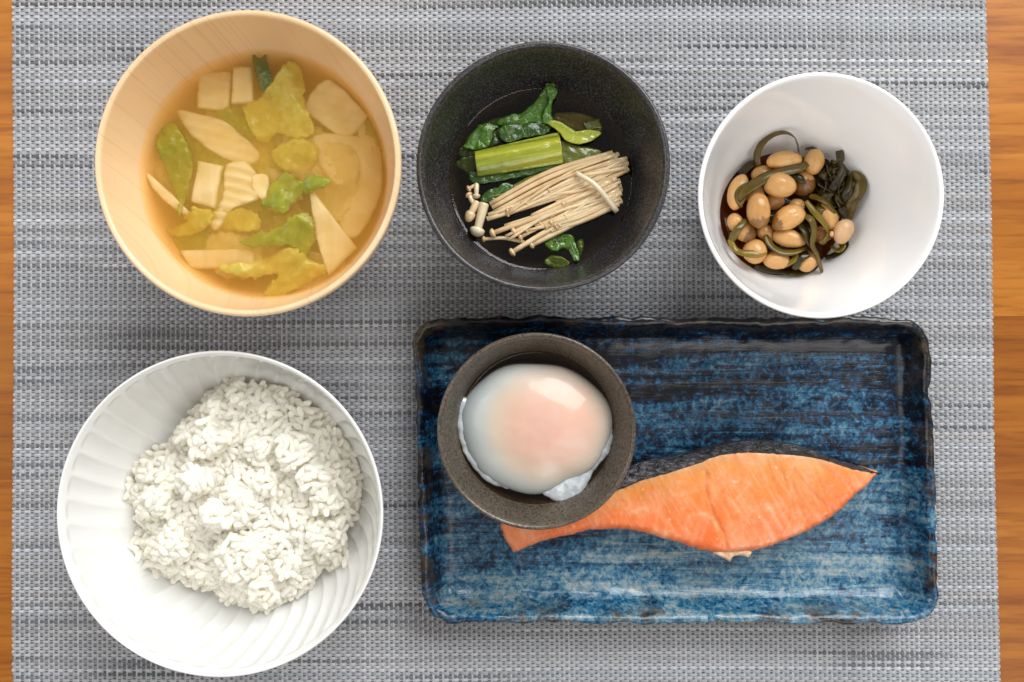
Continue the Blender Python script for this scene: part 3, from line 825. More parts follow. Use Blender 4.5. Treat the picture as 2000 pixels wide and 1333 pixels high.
leafy('folded_leaf', [(700, 75), (722, 52), (780, 88), (772, 130), (748, 170), (742, 240), (750, 308), (688, 300), (690, 230), (725, 160)], lambda x, y: BZ+5.6+0.10*y, LEAF_M, 'narrow folded leaf edge curling up beside the pale leaf', 'greens', 0.8, 0.9, 0.4, zref=38)
leafy('dark_leaf', [(160, 472), (185, 415), (255, 332), (330, 312), (385, 335), (350, 372), (332, 452), (250, 482)], lambda x, y: BZ+1.6+0.05*y, LEAF_M, 'veined green leaf lobe at the end of the thick cut stalk', 'greens', 0.6, 1.3, 0.6,
      veins=[[(200, 440), (270, 410), (340, 335)], [(240, 470), (290, 440), (330, 420)]])
leafy('dark_leaf', [(388, 352), (440, 322), (560, 308), (700, 312), (735, 350), (700, 385), (560, 410), (450, 440), (395, 405)], lambda x, y: BZ+2.4-0.05*y, LEAF_D, 'dark leaf crossed by pale veins above the thick cut stalk', 'greens', 0.7, 1.2, 0.4,
      veins=[[(430, 330), (450, 380), (475, 430)], [(530, 320), (550, 360), (568, 405)], [(680, 320), (710, 340), (730, 352)]])
leafy('pale_leaf', [(708, 312), (780, 306), (848, 340), (900, 372), (980, 362), (1072, 378), (1010, 432), (925, 456), (842, 436), (785, 372)], lambda x, y: BZ+4.0-0.06*x+0.05*y, CHART, 'bright chartreuse leaf base at the end of the thick cut stalk', 'greens', 0.9, 0.8, 0.3)
# main stalk: a ribbed trough
def stalk(pts, zb, h, label, mat, ribs):
    P = np.array(dp(pts, 37))
    a, b, c_, d_ = P
    ax = ((b+c_)-(a+d_))/2; ax /= np.linalg.norm(ax); pn = np.array((-ax[1], ax[0]))
    mid = P.mean(0); hw = abs((a-d_) @ pn)/2
    PP = np.vstack([np.linspace(P[i], P[(i+1) % 4], 16, endpoint=False) for i in range(4)])
    PP = PP+np.array([(0.12*nz(p[0], p[1], 3), 0.12*nz(p[1], p[0], 5)) for p in PP])
    def hz(x, y, d):
        t = ((x-mid[0])*pn[0]+(y-mid[1])*pn[1])/hw; t = max(-1, min(1, t))
        return zb+h*math.sqrt(max(0.0, 1-(t*0.96)**2))+ribs*math.sin(t*26)+0.15*fbm(x*.2, y*.2, 2)
    o = slab('green_stalk', PP, hz, lambda x, y, d: zb-2.2, 0.6, mat)
    return tag(o, label, 'greens')
stalk([(225, 492), (792, 362), (822, 568), (246, 658)][::1], BZ+1.4, 4.0, 'thick ribbed yellow-green cut stalk lying across the black bowl', STALK, 0.10)
leafy('dark_leaf', [(700, 1102), (740, 1072), (800, 1052), (865, 1052), (905, 1105), (928, 1222), (892, 1226), (850, 1150), (800, 1150), (770, 1165), (715, 1140)], lambda x, y: BZ+0.8+0.05*x, LEAF_M, 'curled glossy green leaf scrap floating past the enoki caps', 'greens', 0.7, 1.6, 0.5,
      veins=[[(760, 1100), (850, 1080), (890, 1160), (905, 1215)]])
leafy('dark_leaf', [(698, 1232), (720, 1200), (770, 1188), (860, 1222), (872, 1238), (830, 1272), (745, 1268)], lambda x, y: BZ+0.3, LEAF_M, 'small dark leaf scrap touching the wall of the black bowl', 'greens', 0.6, 1.2, 0.4)
leafy('dark_leaf', [(915, 1100), (950, 1080), (960, 1130), (940, 1190), (922, 1180)], lambda x, y: BZ-1.0, LEAF_M, 'sunken green sliver beside the curled leaf scrap', 'greens', 0.5, 0.6, 0.3)

# enoki
EG = 'enoki mushrooms bundled in the black bowl'
EL = 'thin beige enoki mushroom in the bundle inside the black bowl'
capV, capF = ball(14, 8)
def enoki(tip, base, z0, z1, r=0.62, cap=None, bend=0.0, label=EL, stem_mat=None, capflat=0.75, mid=None, grp=EG, cmat=None):
    a = np.array(dpt(*tip, z0)); b = np.array(dpt(*base, z1))
    m_ = (a+b)/2; d = b-a; m_[:2] += np.array((-d[1], d[0]))*bend; m_[2] += 0.3
    if mid is not None: m_ = np.array(dpt(*mid[:2], mid[2]))
    root = empty('enoki_mushroom', a)
    tag(root, label, 'mushroom', grp)
    tube('stem', [a, m_, b], lambda f: r*(0.86+0.24*f), stem_mat or ENOKI, root, n=14, k=8)
    if cap:
        t = (m_-a); t /= np.linalg.norm(t)
        s = np.cross(t, (0, 0, 1.0)); s /= np.linalg.norm(s); u_ = np.cross(s, t)
        V = []
        for v in capV:
            zz = v[2]*capflat
            zz = zz if v[2] < 0.0 else zz*0.5
            rr = cap*(1.0+0.03*nz(v[0]*2, v[1]*2, a[0]))
            V.append(a+(s*v[0]+u_*v[1])*rr+t*(zz*rr+0.1*rr))
        obj('cap', V, capF, cmat or CAPM, root)
    return root
# hidden and lower stems: upper bundle
rnd = random.Random(5)
for k in range(9):           # upper bundle, from the cut base on the right
    f = k/8
    tip = (330+60*rnd.random()+20*k, 905-26*k+40*rnd.random()*0)
    tip = [(330, 850), (345, 875), (360, 905), (390, 915), (455, 880), (540, 870), (610, 930), (720, 762), (880, 755)][k]
    bas = [(1150, 510), (1165, 525), (1185, 545), (1205, 560), (1225, 580), (1245, 590), (1255, 615), (1190, 515), (1235, 555)][k]
    enoki(tip, bas, 33.0+0.25*k, 34.5+0.2*((k*3) % 5), 0.95+0.22*rnd.random(), 0.78 if k in (6, 7) else None, bend=0.05-0.01*k)
for k in range(15):          # lower bundle
    tip = [(350, 1045), (490, 1032), (533, 1070), (480, 1172), (610, 1125), (740, 975), (708, 1003), (776, 1010), (745, 1030), (822, 850), (310, 950), (320, 925), (430, 1000), (640, 1080), (560, 985)][k]
    bas = [(1150, 690), (1165, 705), (1175, 725), (1190, 752), (1205, 775), (1195, 790), (1200, 805), (1212, 830), (1190, 850), (1175, 680), (1120, 690), (1100, 672), (1150, 720), (1170, 855), (1185, 740)][k]
    cap = [2.05, 1.75, 1.6, 1.95, 1.7, 1.3, 1.3, 1.3, 1.25, 1.15, None, None, None, None, None][k]
    z0 = [34.6, 34.9, 34.3, 34.0, 33.6, 36.3, 35.8, 35.3, 34.8, 36.8, 33.2, 33.4, 33.0, 33.0, 34.6][k]
    z1 = 36.6-0.28*((k*7) % 9)
    enoki(tip, bas, z0, z1, 1.0+0.25*rnd.random(), cap, bend=-0.03+0.012*(k % 4))
for k in range(8):           # fill near the cut ends
    enoki((760+rnd.random()*160, 760+k*26), (1215-abs(k-3)*6, 690+k*22), 34.4, 34.0+0.3*(k % 3), 0.9, None, bend=0.02)
for k in range(6):
    enoki((700+40*k, 720-18*k), (1240+rnd.random()*20, 545+k*17), 34.2, 35.4, 0.9, None, bend=0.03)
for k in range(22):          # finer stems woven through both bundles
    f = rnd.random(); up = k % 2
    if up: tip = (430+420*f, 905-190*f+rnd.uniform(-25, 25)); bas = (1200+rnd.uniform(-40, 50), 560+rnd.uniform(-40, 70))
    else: tip = (430+430*f, 1085-130*f+rnd.uniform(-60, 20)); bas = (1185+rnd.uniform(-30, 20), 770+rnd.uniform(-70, 70))
    enoki(tip, bas, 34.6+rnd.uniform(0, 1.6), 35.2+rnd.uniform(0, 1.8), rnd.uniform(0.6, 0.85), rnd.uniform(1.05, 1.35) if k % 3 else None, bend=rnd.uniform(-0.07, 0.07))
enoki((905, 640), (1178, 900), 38.2, 37.0, 1.15, None, mid=(1040, 730, 40.0), label='pale enoki stem lying crosswise over the enoki bundle', stem_mat=ENOKI_P, grp=None)
enoki((246, 1030), (292, 850), 34.2, 33.2, 2.0, 3.3, label='large enoki mushroom with thick white stem and round cap beside the bundle', stem_mat=ENOKI_P, capflat=0.85, grp=None, cmat=ENOKI_P)
enoki((240, 796), (242, 715), 33.4, 32.6, 1.1, 1.75, label='small white capped enoki mushroom below the dark leaf tip', stem_mat=ENOKI_P, grp=None, cmat=ENOKI_P)
enoki((190, 748), (240, 722), 32.8, 32.2, 0.8, 1.5, label='tiny peach enoki cap poking from the broth beside the small white capped one', grp=None)
enoki((200, 925), (245, 840), 33.2, 32.4, 1.7, 2.3, label='peach-brown elongated enoki cap next to the large thick stemmed one', capflat=1.5, grp=None)
enoki((290, 1085), (560, 1105), 33.0, 32.2, 0.85, 1.4, label='tan enoki lying half sunk along the wall side of the bundle', bend=0.06, grp=None)
enoki((190, 790), (225, 850), 32.6, 32.2, 1.2, 1.7, label='brownish enoki cap half sunk behind the elongated peach cap', grp=None)

# ------------------------------------------------------------------ white bowl with beans and kelp
WC = (119.8, 56.5)
prof = [(0.5, MZ+1), (19, MZ+1), (20.5, MZ), (23, MZ), (24, MZ+1), (25, MZ+4), (29, 9), (33, 16), (38, 30), (43, 46), (46.4, 56), (47.6, 58.8),
        (47.7, 59.6), (47.2, 60.1), (46.4, 59.9), (45.6, 58.6), (43.8, 53), (40.5, 42), (36.5, 29), (32, 18), (28.4, 12.5), (24, 9.6), (16, 8.4), (0.5, 8)]
prof = [tuple(p) for p in dens(prof, 84)]
o = lathe('white_bowl', prof, *WC, P_WHITE, n=160, origin=(*WC, MZ))
tag(o, 'plain white porcelain bowl of simmered soybeans and kelp', 'bowl')
sp_ = [(0.3, 11.2), (10, 11.2), (20, 11.2), (26, 11.2), (27.6, 11.45), (28.4, 11.15), (25.5, 9.2), (16, 7.9), (0.3, 7.6)]
o = lathe('soy_sauce', sp_, *WC, SAUCE, n=90, origin=(*WC, 8.3))
tag(o, 'shallow dark soy sauce pooled under the beans', 'sauce')
def wpt(a, b, z): return (*U(1400+a/4.166, 240+b/4.166, z), z)
bV, bF = ball(20, 14)
BG = 'simmered soybeans in the white bowl'
BLAB = 'light brown simmered soybean among kelp strips in the white bowl'
def bean(a, b, ln, wd, ang, z, label=BLAB, mat=None, skin=None, group=BG, nub=False):
    c = np.array(wpt(a, b, z)); k = 4.166*S(z)
    L_ = ln/k/2; W_ = wd/k/2; H_ = min(L_, W_)*0.92
    if W_ > L_: L_, W_ = W_, L_; ang += 90
    ca, sa = math.cos(R(ang)), math.sin(R(ang)); tl = 0.12*nz(a*0.01, b*0.01)
    V = []
    for v in bV:
        x, y_, zz = v
        e = 1+0.05*fbm(x*1.3+a, y_*1.3+b, zz*1.3, 2)
        y_ *= 1-0.10*x*nz(a*.03, b*.07)*2          # one end fatter
        kid = 0.14*(1-x*x)                          # kidney bend
        X = L_*x*e; Y = W_*(y_*e+kid*0.5-0.06); Z = H_*zz*e
        Z -= 0.10*H_*math.exp(-((y_-0.0)/0.16)**2)*(1 if zz > 0 else 0)*(0.6 if int(a) % 3 == 0 else 0.0)
        V.append((c[0]+X*ca-Y*sa, c[1]+X*sa+Y*ca, c[2]+Z+X*tl))
    o = obj('soybean', V, bF, mat or BEAN, None)
    tag(o, label, 'bean', group)
    if skin is not None:                            # torn brown seed coat over one end
        s0, s1 = skin
        sv = []; keep = {}
        for i, v in enumerate(bV):
            keep[i] = (v[0]*s0+0.14*nz(v[1]*4+a, v[2]*4, b)) > s1
            p = np.array(V[i])-c
            sv.append(c+p*1.045)
        F2 = [f for f in bF if all(keep[i] for i in f)]
        used = sorted({i for f in F2 for i in f}); ix = {u_: n_ for n_, u_ in enumerate(used)}
        if used:
            n_ = len(used)
            V2 = [sv[i] for i in used]+[c+(np.array(sv[i])-c)*0.985 for i in used]
            F3 = [tuple(ix[i] for i in f) for f in F2]; F3 += [tuple(i+n_ for i in f[::-1]) for f in F3]
            obj('seed_coat', V2, F3, BSKIN, o)
    if nub:
        t = np.array(wpt(935, 905, z+0.3)); nv, nf = ball(10, 6)
        obj('sprout_nub', [t+np.array(v)*np.array((0.9, 1.3, 0.9)) for v in nv], nf, BEANP, o)
    return o
bean(550, 305, 300, 150, 4, 20.5, 'oblong soybean lying under the tall standing kelp loop', group=None)
bean(790, 318, 165, 212, -14, 20, 'upright soybean edged by a thin dark kelp strip beside the kelp loop', group=None)
bean(515, 510, 265, 205, -8, 22.5, 'large round soybean resting against the broad kelp band', group=None)
bean(338, 712, 190, 290, 4, 22, 'soybean with torn brown skin on its end beside a paler round bean', skin=(-1, 0.45), group=None)
bean(585, 772, 290, 195, 30, 21.5, 'soybean with brown skin torn off most of it in the centre of the heap', skin=(-1, 0.5), group=None)
bean(172, 565, 160, 300, -16, 17, 'long soybean standing against the bowl wall at the end of the kelp band', group=None)
bean(365, 415, 180, 130, 20, 17)
bean(700, 490, 190, 210, 10, 16.5, 'soybean mostly hidden in brown skin and dark kelp', skin=(-1, -0.15), group=None)
bean(310, 590, 150, 170, 0, 15.5)
bean(150, 815, 140, 160, 30, 17)
bean(225, 888, 190, 160, -35, 16, 'soybean still half wrapped in brown skin near the bowl wall', skin=(1, 0.0), group=None)
bean(310, 1048, 195, 205, 0, 16.5, 'round soybean with a yellow kelp strip wrapped across it', group=None)
bean(485, 1120, 215, 152, -4, 16.5, 'small soybean beside the one wrapped by yellow kelp', group=None)
bean(590, 940, 275, 150, -14, 18.5, 'soybean lying below the torn skinned bean in the centre of the heap', group=None)
bean(742, 1130, 190, 150, 38, 16.5, 'soybean crossed by a dark kelp strip at the edge of the bare bowl floor', group=None)
bean(905, 765, 240, 140, -62, 19.5, 'soybean tucked behind the curving yellow-olive kelp strip', group=None)
bean(870, 900, 190, 150, 20, 16.5, 'brown wrinkled bean skin beside the pale round bean', mat=BSKIN, group=None)
bean(1030, 885, 155, 210, -20, 22, 'pale peach soybean with a small nub resting on top of kelp', mat=BEANP, group=None, nub=True)
bean(470, 640, 160, 140, 20, 15); bean(640, 690, 150, 140, 50, 14.5); bean(400, 900, 170, 130, -30, 14.5)

KG = 'simmered kelp strips in the white bowl'
kid = [0]
def kelp(pts, width, z, mat, label, tilt=0.6, arch=0.0, n=30, group=KG, thick=0.28, twist=0.6):
    kid[0] += 1
    m_ = len(pts)
    zz = z if isinstance(z, (list, tuple)) else [z+arch*math.sin(math.pi*i/(m_-1)) for i in range(m_)]
    P = [wpt(a, b, q) for (a, b), q in zip(pts, zz)]
    o = ribbon('kelp_strip', P, 1.3*width/(4.166*S(20)), thick, mat, None, n=n, tilt=tilt, twist=twist, curl=0.35, seed=kid[0])
    return tag(o, label, 'kelp', group)
DK = 'dark glossy kelp strip tangled in the clump beside the beans'
ML = 'olive kelp strip lying among the soybeans'
# low dark filler strips under the beans
for i in range(16):
    a0 = rnd.uniform(120, 760); b0 = rnd.uniform(350, 1130)
    an = rnd.uniform(0, 6.28); ln = rnd.uniform(150, 260)
    pts = [(a0-ln*math.cos(an)*.5, b0-ln*math.sin(an)*.5), (a0+40*rnd.uniform(-1, 1), b0+40*rnd.uniform(-1, 1)), (a0+ln*math.cos(an)*.5, b0+ln*math.sin(an)*.5)]
    pts = [(min(max(p[0], 110), 900), min(max(p[1], 330), 1150)) for p in pts]
    if min(math.hypot(pts[0][0]-pts[1][0], pts[0][1]-pts[1][1]), math.hypot(pts[2][0]-pts[1][0], pts[2][1]-pts[1][1])) < 30: continue
    kelp(pts, 62, 13.5+rnd.uniform(0, 2.0), KELP_D, 'dark kelp strip lying beneath the soybeans', tilt=0.2, group='kelp strips beneath the beans')
kelp([(338, 355), (325, 265), (370, 165), (460, 95), (560, 75), (630, 112), (662, 180), (672, 245)], 46, [18, 20, 23, 25, 25.5, 25, 22, 19], KELP_M, 'olive kelp strip standing up in a wide loop against the bowl wall', tilt=0.9, n=44, group=None)
kelp([(170, 635), (240, 550), (400, 442), (540, 395), (670, 358), (735, 325)], 66, [20, 23, 24, 24, 23.5, 22], KELP_M, 'broad olive kelp band running between two beans with a yellow end', tilt=0.35, n=36, group=None)
kelp([(205, 690), (155, 640), (160, 560), (215, 500), (285, 478)], 30, [19, 20, 21, 21, 20], KELP_M, ML, tilt=1.1)
kelp([(728, 635), (800, 730), (880, 820), (915, 900), (880, 965), (830, 975)], 44, [24, 24.5, 23.5, 21, 19, 18], KELP_L, 'yellow-olive kelp strip curving round the brown bean skin', tilt=0.5, group=None)
kelp([(712, 745), (775, 790), (800, 890), (785, 990), (825, 1080), (862, 1215)], 54, [23, 25, 24, 22.5, 20, 17], KELP_M, 'olive kelp strip hanging down past the beans to the bare bowl floor', tilt=0.4, n=36, group=None)
kelp([(680, 820), (730, 890), (760, 975), (830, 1060)], 60, [21, 23, 22, 18], KELP_D, ML, tilt=0.5)
kelp([(105, 950), (150, 1030), (230, 1062), (330, 1068), (395, 1058)], 46, [19, 19.5, 21, 21.5, 20], KELP_L, 'yellow kelp strip wrapped across a bean by the bowl wall', tilt=0.3, group=None)
kelp([(115, 965), (170, 870), (235, 785)], 50, [19, 21.5, 20], KELP_M, ML, tilt=0.3)
kelp([(395, 915), (450, 1000), (540, 1052), (640, 1045), (725, 1008)], 52, [18, 20, 20.5, 20.5, 19], KELP_M, ML, tilt=0.5)
kelp([(1060, 800), (1095, 660), (1160, 540), (1165, 465), (1085, 418)], 72, [17, 22, 25, 25, 22], KELP_M, 'wide olive kelp loop at the outer side of the dark clump', tilt=0.5, n=36, group=None)
kelp([(1130, 835), (1205, 710), (1238, 600), (1228, 515), (1185, 468)], 44, [16, 20, 22, 22.5, 22], KELP_M, 'thin kelp loop standing outermost against bare white bowl', tilt=1.0, n=36, group=None)
dkp = [([(1000, 225), (1008, 300), (960, 345), (925, 330)], [24, 24, 23, 21]), ([(890, 610), (975, 480), (1010, 385), (965, 325)], [17, 22, 24, 22]),
       ([(990, 710), (1055, 570), (1070, 430)], [17, 22, 22]), ([(870, 380), (905, 480), (870, 610)], [18, 20, 17]), ([(815, 430), (870, 510), (940, 560)], [16, 19, 18]),
       ([(1040, 330), (1050, 430), (985, 560)], [17, 21, 20]), ([(920, 330), (935, 430), (1000, 520), (1000, 640)], [16, 19, 20, 17]), ([(830, 520), (900, 640), (990, 690)], [15, 17, 18]),
       ([(1090, 430), (1060, 540), (960, 600)], [18, 20, 17]), ([(860, 440), (960, 420), (1060, 390)], [16, 21.5, 18]), ([(940, 680), (1030, 730), (1090, 700)], [15, 17, 16]), ([(900, 300), (870, 400), (820, 500)], [15, 17, 16])]
for p, z in dkp: kelp(p, 64, z, KELP_D, DK, tilt=0.7, twist=1.4)
for i in range(14):
    a0 = rnd.uniform(860, 1090); b0 = rnd.uniform(340, 760); an = rnd.uniform(0.9, 2.2); ln = rnd.uniform(120, 220)
    kelp([(a0-ln*math.cos(an)*.5, b0-ln*math.sin(an)*.5), (a0+25*rnd.uniform(-1, 1), b0), (a0+ln*math.cos(an)*.5, b0+ln*math.sin(an)*.5)], 58, [15+rnd.uniform(0, 3), 18+rnd.uniform(0, 5), 15+rnd.uniform(0, 3)], KELP_D if i % 3 else KELP_M, DK, tilt=rnd.uniform(-.9, .9), twist=1.6)
kelp([(880, 1100), (950, 1078), (1025, 1035), (1060, 960)], 40, [14, 15, 16, 16], KELP_D, DK, tilt=0.8)
kelp([(940, 1000), (980, 1035), (1020, 1010), (1000, 975)], 50, [17, 18.5, 18.5, 17], KELP_L, 'short curled kelp ring under the pale peach bean', tilt=1.0, group=None)
kelp([(1090, 1030), (1125, 940), (1170, 845)], 46, [15, 17, 17], KELP_D, DK, tilt=0.6)
kelp([(310, 1165), (400, 1190), (520, 1205), (640, 1220), (760, 1190), (825, 1135)], 50, [13.5]*6, KELP_D, ML, tilt=0.4)
kelp([(720, 210), (800, 205), (860, 270), (895, 360)], 32, [18, 20, 20, 17], KELP_D, ML, tilt=1.0)
kelp([(615, 430), (700, 462), (775, 448)], 54, [21, 21.5, 19], KELP_D, ML, tilt=0.2)
kelp([(550, 1165), (620, 1120), (652, 1055)], 36, [18, 19.5, 19], KELP_L, ML, tilt=0.4)
kelp([(630, 1195), (680, 1110), (745, 1065)], 46, [18, 20.3, 20], KELP_D, ML, tilt=0.2)
kelp([(755, 590), (850, 620), (930, 680), (1000, 770)], 46, [19, 22.5, 23, 20], KELP_M, ML, tilt=0.5)
kelp([(80, 770), (95, 850), (110, 910)], 40, [16, 17, 16], KELP_D, ML, tilt=0.8)
kelp([(190, 420), (270, 340), (360, 320)], 60, [15, 16, 16], KELP_D, ML, tilt=0.5)

# ------------------------------------------------------------------ rice bowl
RC = (-114.8, -68.0)
iprof = [(62.7, 54.3), (62.0, 52.5), (61.2, 48.5), (58.6, 38), (54.8, 27), (48.5, 17.5), (40, 11.5), (25, 8), (0.5, 7)]
oprof = [(0.5, MZ+1.2), (24, MZ+1.2), (26, MZ), (29, MZ), (30, MZ+1.5), (30.5, MZ+5), (36, 9), (46, 13), (54, 22), (59, 35), (62.2, 47), (63.8, 53.5), (64.2, 54.8), (63.9, 55.4), (63.3, 55.4)]
prof = [tuple(p) for p in dens(oprof+iprof, 110)]
NFL = 40
def flute(i, r, z, a):
    if i > 62 and r > 6:                            # inner wall only
        k = min(1.0, max(0.0, (52.8-z)/2.5))*min(1.0, max(0, (r-20)/18))
        ph = (a*NFL/(2*math.pi)+(z-7)*0.035) % 1.0
        s = 1.7*(abs(math.sin(math.pi*ph))**0.6)-0.85
        r = r+k*s
    return r, z
o = lathe('rice_bowl', prof, *RC, P_RICE, n=NFL*12, origin=(*RC, MZ), fn=flute)
tag(o, 'white fluted porcelain bowl heaped with rice', 'bowl')

def rp(pts, z): return [U(100+a/2.01, 670+b/2.01, z) for a, b in pts]
rout = poly_smooth(rp([(720, 140), (860, 168), (960, 213), (1070, 288), (1140, 370), (1190, 480), (1212, 560), (1185, 700), (1150, 790), (1150, 885), (1050, 925), (990, 1000), (900, 1050), (820, 1083), (700, 1060), (620, 1012), (540, 992), (430, 952), (345, 912), (285, 800), (298, 720), (262, 600), (280, 530), (320, 450), (425, 400), (445, 355), (485, 310), (540, 240), (600, 180), (660, 150)], 29), 120)
rout = rout.mean(0)+(rout-rout.mean(0))*0.975
clumps = [(590, 380, 75, 6.5), (550, 540, 70, 6), (940, 430, 70, 5.5), (1010, 540, 60, 5.5), (1060, 640, 50, 5), (700, 650, 90, 6), (720, 860, 90, 5.5), (440, 820, 70, 4.5), (800, 1010, 60, 3.5),
          (1060, 780, 70, 4), (370, 650, 60, 4.5), (720, 180, 70, 3.5), (830, 240, 60, 3), (620, 690, 60, 4), (470, 370, 40, 3.5), (900, 900, 50, 3), (800, 560, 60, 2.5), (780, 430, 50, 2.5), (590, 270, 45, 4), (940, 250, 50, 2.5)]
cl = [(*rp([(a, b)], 42)[0], r/2.01/4.75, h) for a, b, r, h in clumps]
def bowl_z(r):
    rr = [p[0] for p in iprof][::-1]; zz = [p[1] for p in iprof][::-1]
    return float(np.interp(r, rr, zz))
def riceH(x, y, d):
    h = 18+14*(1-math.exp(-d/9.0))
    for cx, cy2, r, a in cl:
        q = math.hypot(x-cx, y-cy2)/r
        q += 0.35*nz(x*0.16, y*0.16, cx)
        if q < 1.15: h += 1.55*a*max(0.0, min(1.0, (1.15-q)/0.35))
    h += 2.6*fbm(x*0.11, y*0.11, 4.0)+0.9*nz(x*0.4, y*0.4, 8.0)
    rr = math.hypot(x-RC[0], y-RC[1])
    return max(h, bowl_z(rr)+0.8)
rice = empty('rice', (RC[0], RC[1], 9))
tag(rice, 'heap of sticky white cooked rice in the fluted bowl', 'rice')
cand = []
lo, hi = rout.min(0), rout.max(0)
grid = {}
rg = random.Random(11)
tries = np.array([(rg.uniform(lo[0], hi[0]), rg.uniform(lo[1], hi[1])) for _ in range(26000)])
tries = tries[inside(tries, rout)]
dd = seg_dist(tries, rout)
for (x, y), d in zip(tries, dd):
    k = (int(x//2), int(y//2)); okk = True
    for i in (-1, 0, 1):
        for j in (-1, 0, 1):
            for (xx, yy) in grid.get((k[0]+i, k[1]+j), ()):
                if (x-xx)**2+(y-yy)**2 < 1.7**2: okk = False; break
            if not okk: break
        if not okk: break
    if okk:
        grid.setdefault(k, []).append((x, y)); cand.append((x, y, d))
def grain_mesh(seed):
    V, F = ball(8, 7)
    out = []
    for v in V:
        x, y, z = v[2], v[0], v[1]                   # long axis = x
        k = math.sqrt(max(0.0, 1-abs(x)**3.2))/math.sqrt(max(1e-6, 1-x*x)) if abs(x) < 0.999 else 1.0
        w_ = k*(1+0.07*math.sin(3*x+seed))
        out.append((2.75*x, 1.25*y*w_+0.25*(1-x*x)*math.sin(seed*2.1), 1.12*z*w_+0.18*(1-x*x)*math.cos(seed*1.3)))
    return np.array(out), F
gm = [grain_mesh(i) for i in range(5)]
gmesh = [new_mesh('rice_grain', V*MM, F, RICE) for V, F in gm]
from mathutils import Matrix, Euler
grains = []
for (x, y, d) in cand:
    e = 0.8
    h = riceH(x, y, d)
    hx = riceH(x+e, y, d)-h; hy = riceH(x, y+e, d)-h
    nrm = Vector((-hx/e*0.6, -hy/e*0.6, 1)).normalized()
    q = nrm.to_track_quat('Z', 'Y')
    E = Euler((rg.uniform(-.5, .5), rg.gauss(0, 0.36), rg.uniform(0, 6.28))).to_quaternion()
    s = rg.uniform(1.0, 1.22)
    z = h+rg.uniform(-0.9, 1.3)
    grains.append((z, x, y, q @ E, s, rg.randrange(5)))
grains.sort(key=lambda g: -g[0])
base = Vector((RC[0], RC[1], 9))
V_all = []; F_all = []
# packed rice below the visible layer
core = slab('packed_rice', rout*0.985+np.array(rout.mean(0))*0.015, lambda x, y, d: riceH(x, y, d)-0.25, lambda x, y, d: bowl_z(math.hypot(x-RC[0], y-RC[1]))+0.4, 1.6, RICE, parent=rice)
core['kind'] = 'stuff'
pick = set(); 
for i, g in enumerate(grains):
    if len(pick) < 300 and (i < 900) and i % 3 == 0: pick.add(i)
for i, (z, x, y, q, s, k) in enumerate(grains):
    if i in pick:
        o = bpy.data.objects.new('rice_grain', gmesh[k]); COL.objects.link(o); o.parent = rice
        o.location = (Vector((x, y, z))-base)*MM; o.rotation_mode = 'QUATERNION'; o.rotation_quaternion = q; o.scale = (s, s, s)
    else:
        Mx = np.array(q.to_matrix())*s
        b0 = len(V_all)
        V_all.extend((gm[k][0] @ Mx.T)+np.array((x, y, z)))
        F_all.extend([tuple(j+b0 for j in f) for f in gm[k][1]])
o = obj('rice_grains', V_all, F_all, RICE, rice); o['kind'] = 'stuff'

# ------------------------------------------------------------------ blue plate
PZ = MZ
px0, px1, py0, py1 = -41.0, 183.2, -122.3, 10.3
pc = ((px0+px1)/2, (py0+py1)/2)
HA, HB = (px1-px0)/2, (py1-py0)/2
NP = 420
def rrect(ins, t):
    """point on the rounded rectangle inset by ins; t in 0..1 keeps the same direction for every inset"""
    a, b = HA-ins, HB-ins
    r = max(13.0-ins, 2.0)
    # walk the perimeter
    L1, L2 = 2*(HA-13.0), 2*(HB-13.0); q = math.pi*13.0/2
    per = 2*L1+2*L2+4*q; s = t*per
    cor = [(1, 1), (-1, 1), (-1, -1), (1, -1)]
    segs = [('l', L2, 0), ('c', q, 0), ('l', L1, 1), ('c', q, 1), ('l', L2, 2), ('c', q, 2), ('l', L1, 3), ('c', q, 3)]
    for kind, ln, k in segs:
        if s <= ln: break
        s -= ln
    f = min(s/ln, 1.0)
    if kind == 'l':
        h = (b-r) if k in (0, 2) else (a-r)
        v = -h+2*h*f
        return [(a, v), (-v, b), (-a, -v), (v, -b)][k]
    cx, cy2 = cor[k][0]*(a-r), cor[k][1]*(b-r)
    an = k*math.pi/2+f*math.pi/2
    return (cx+r*math.cos(an), cy2+r*math.sin(an))
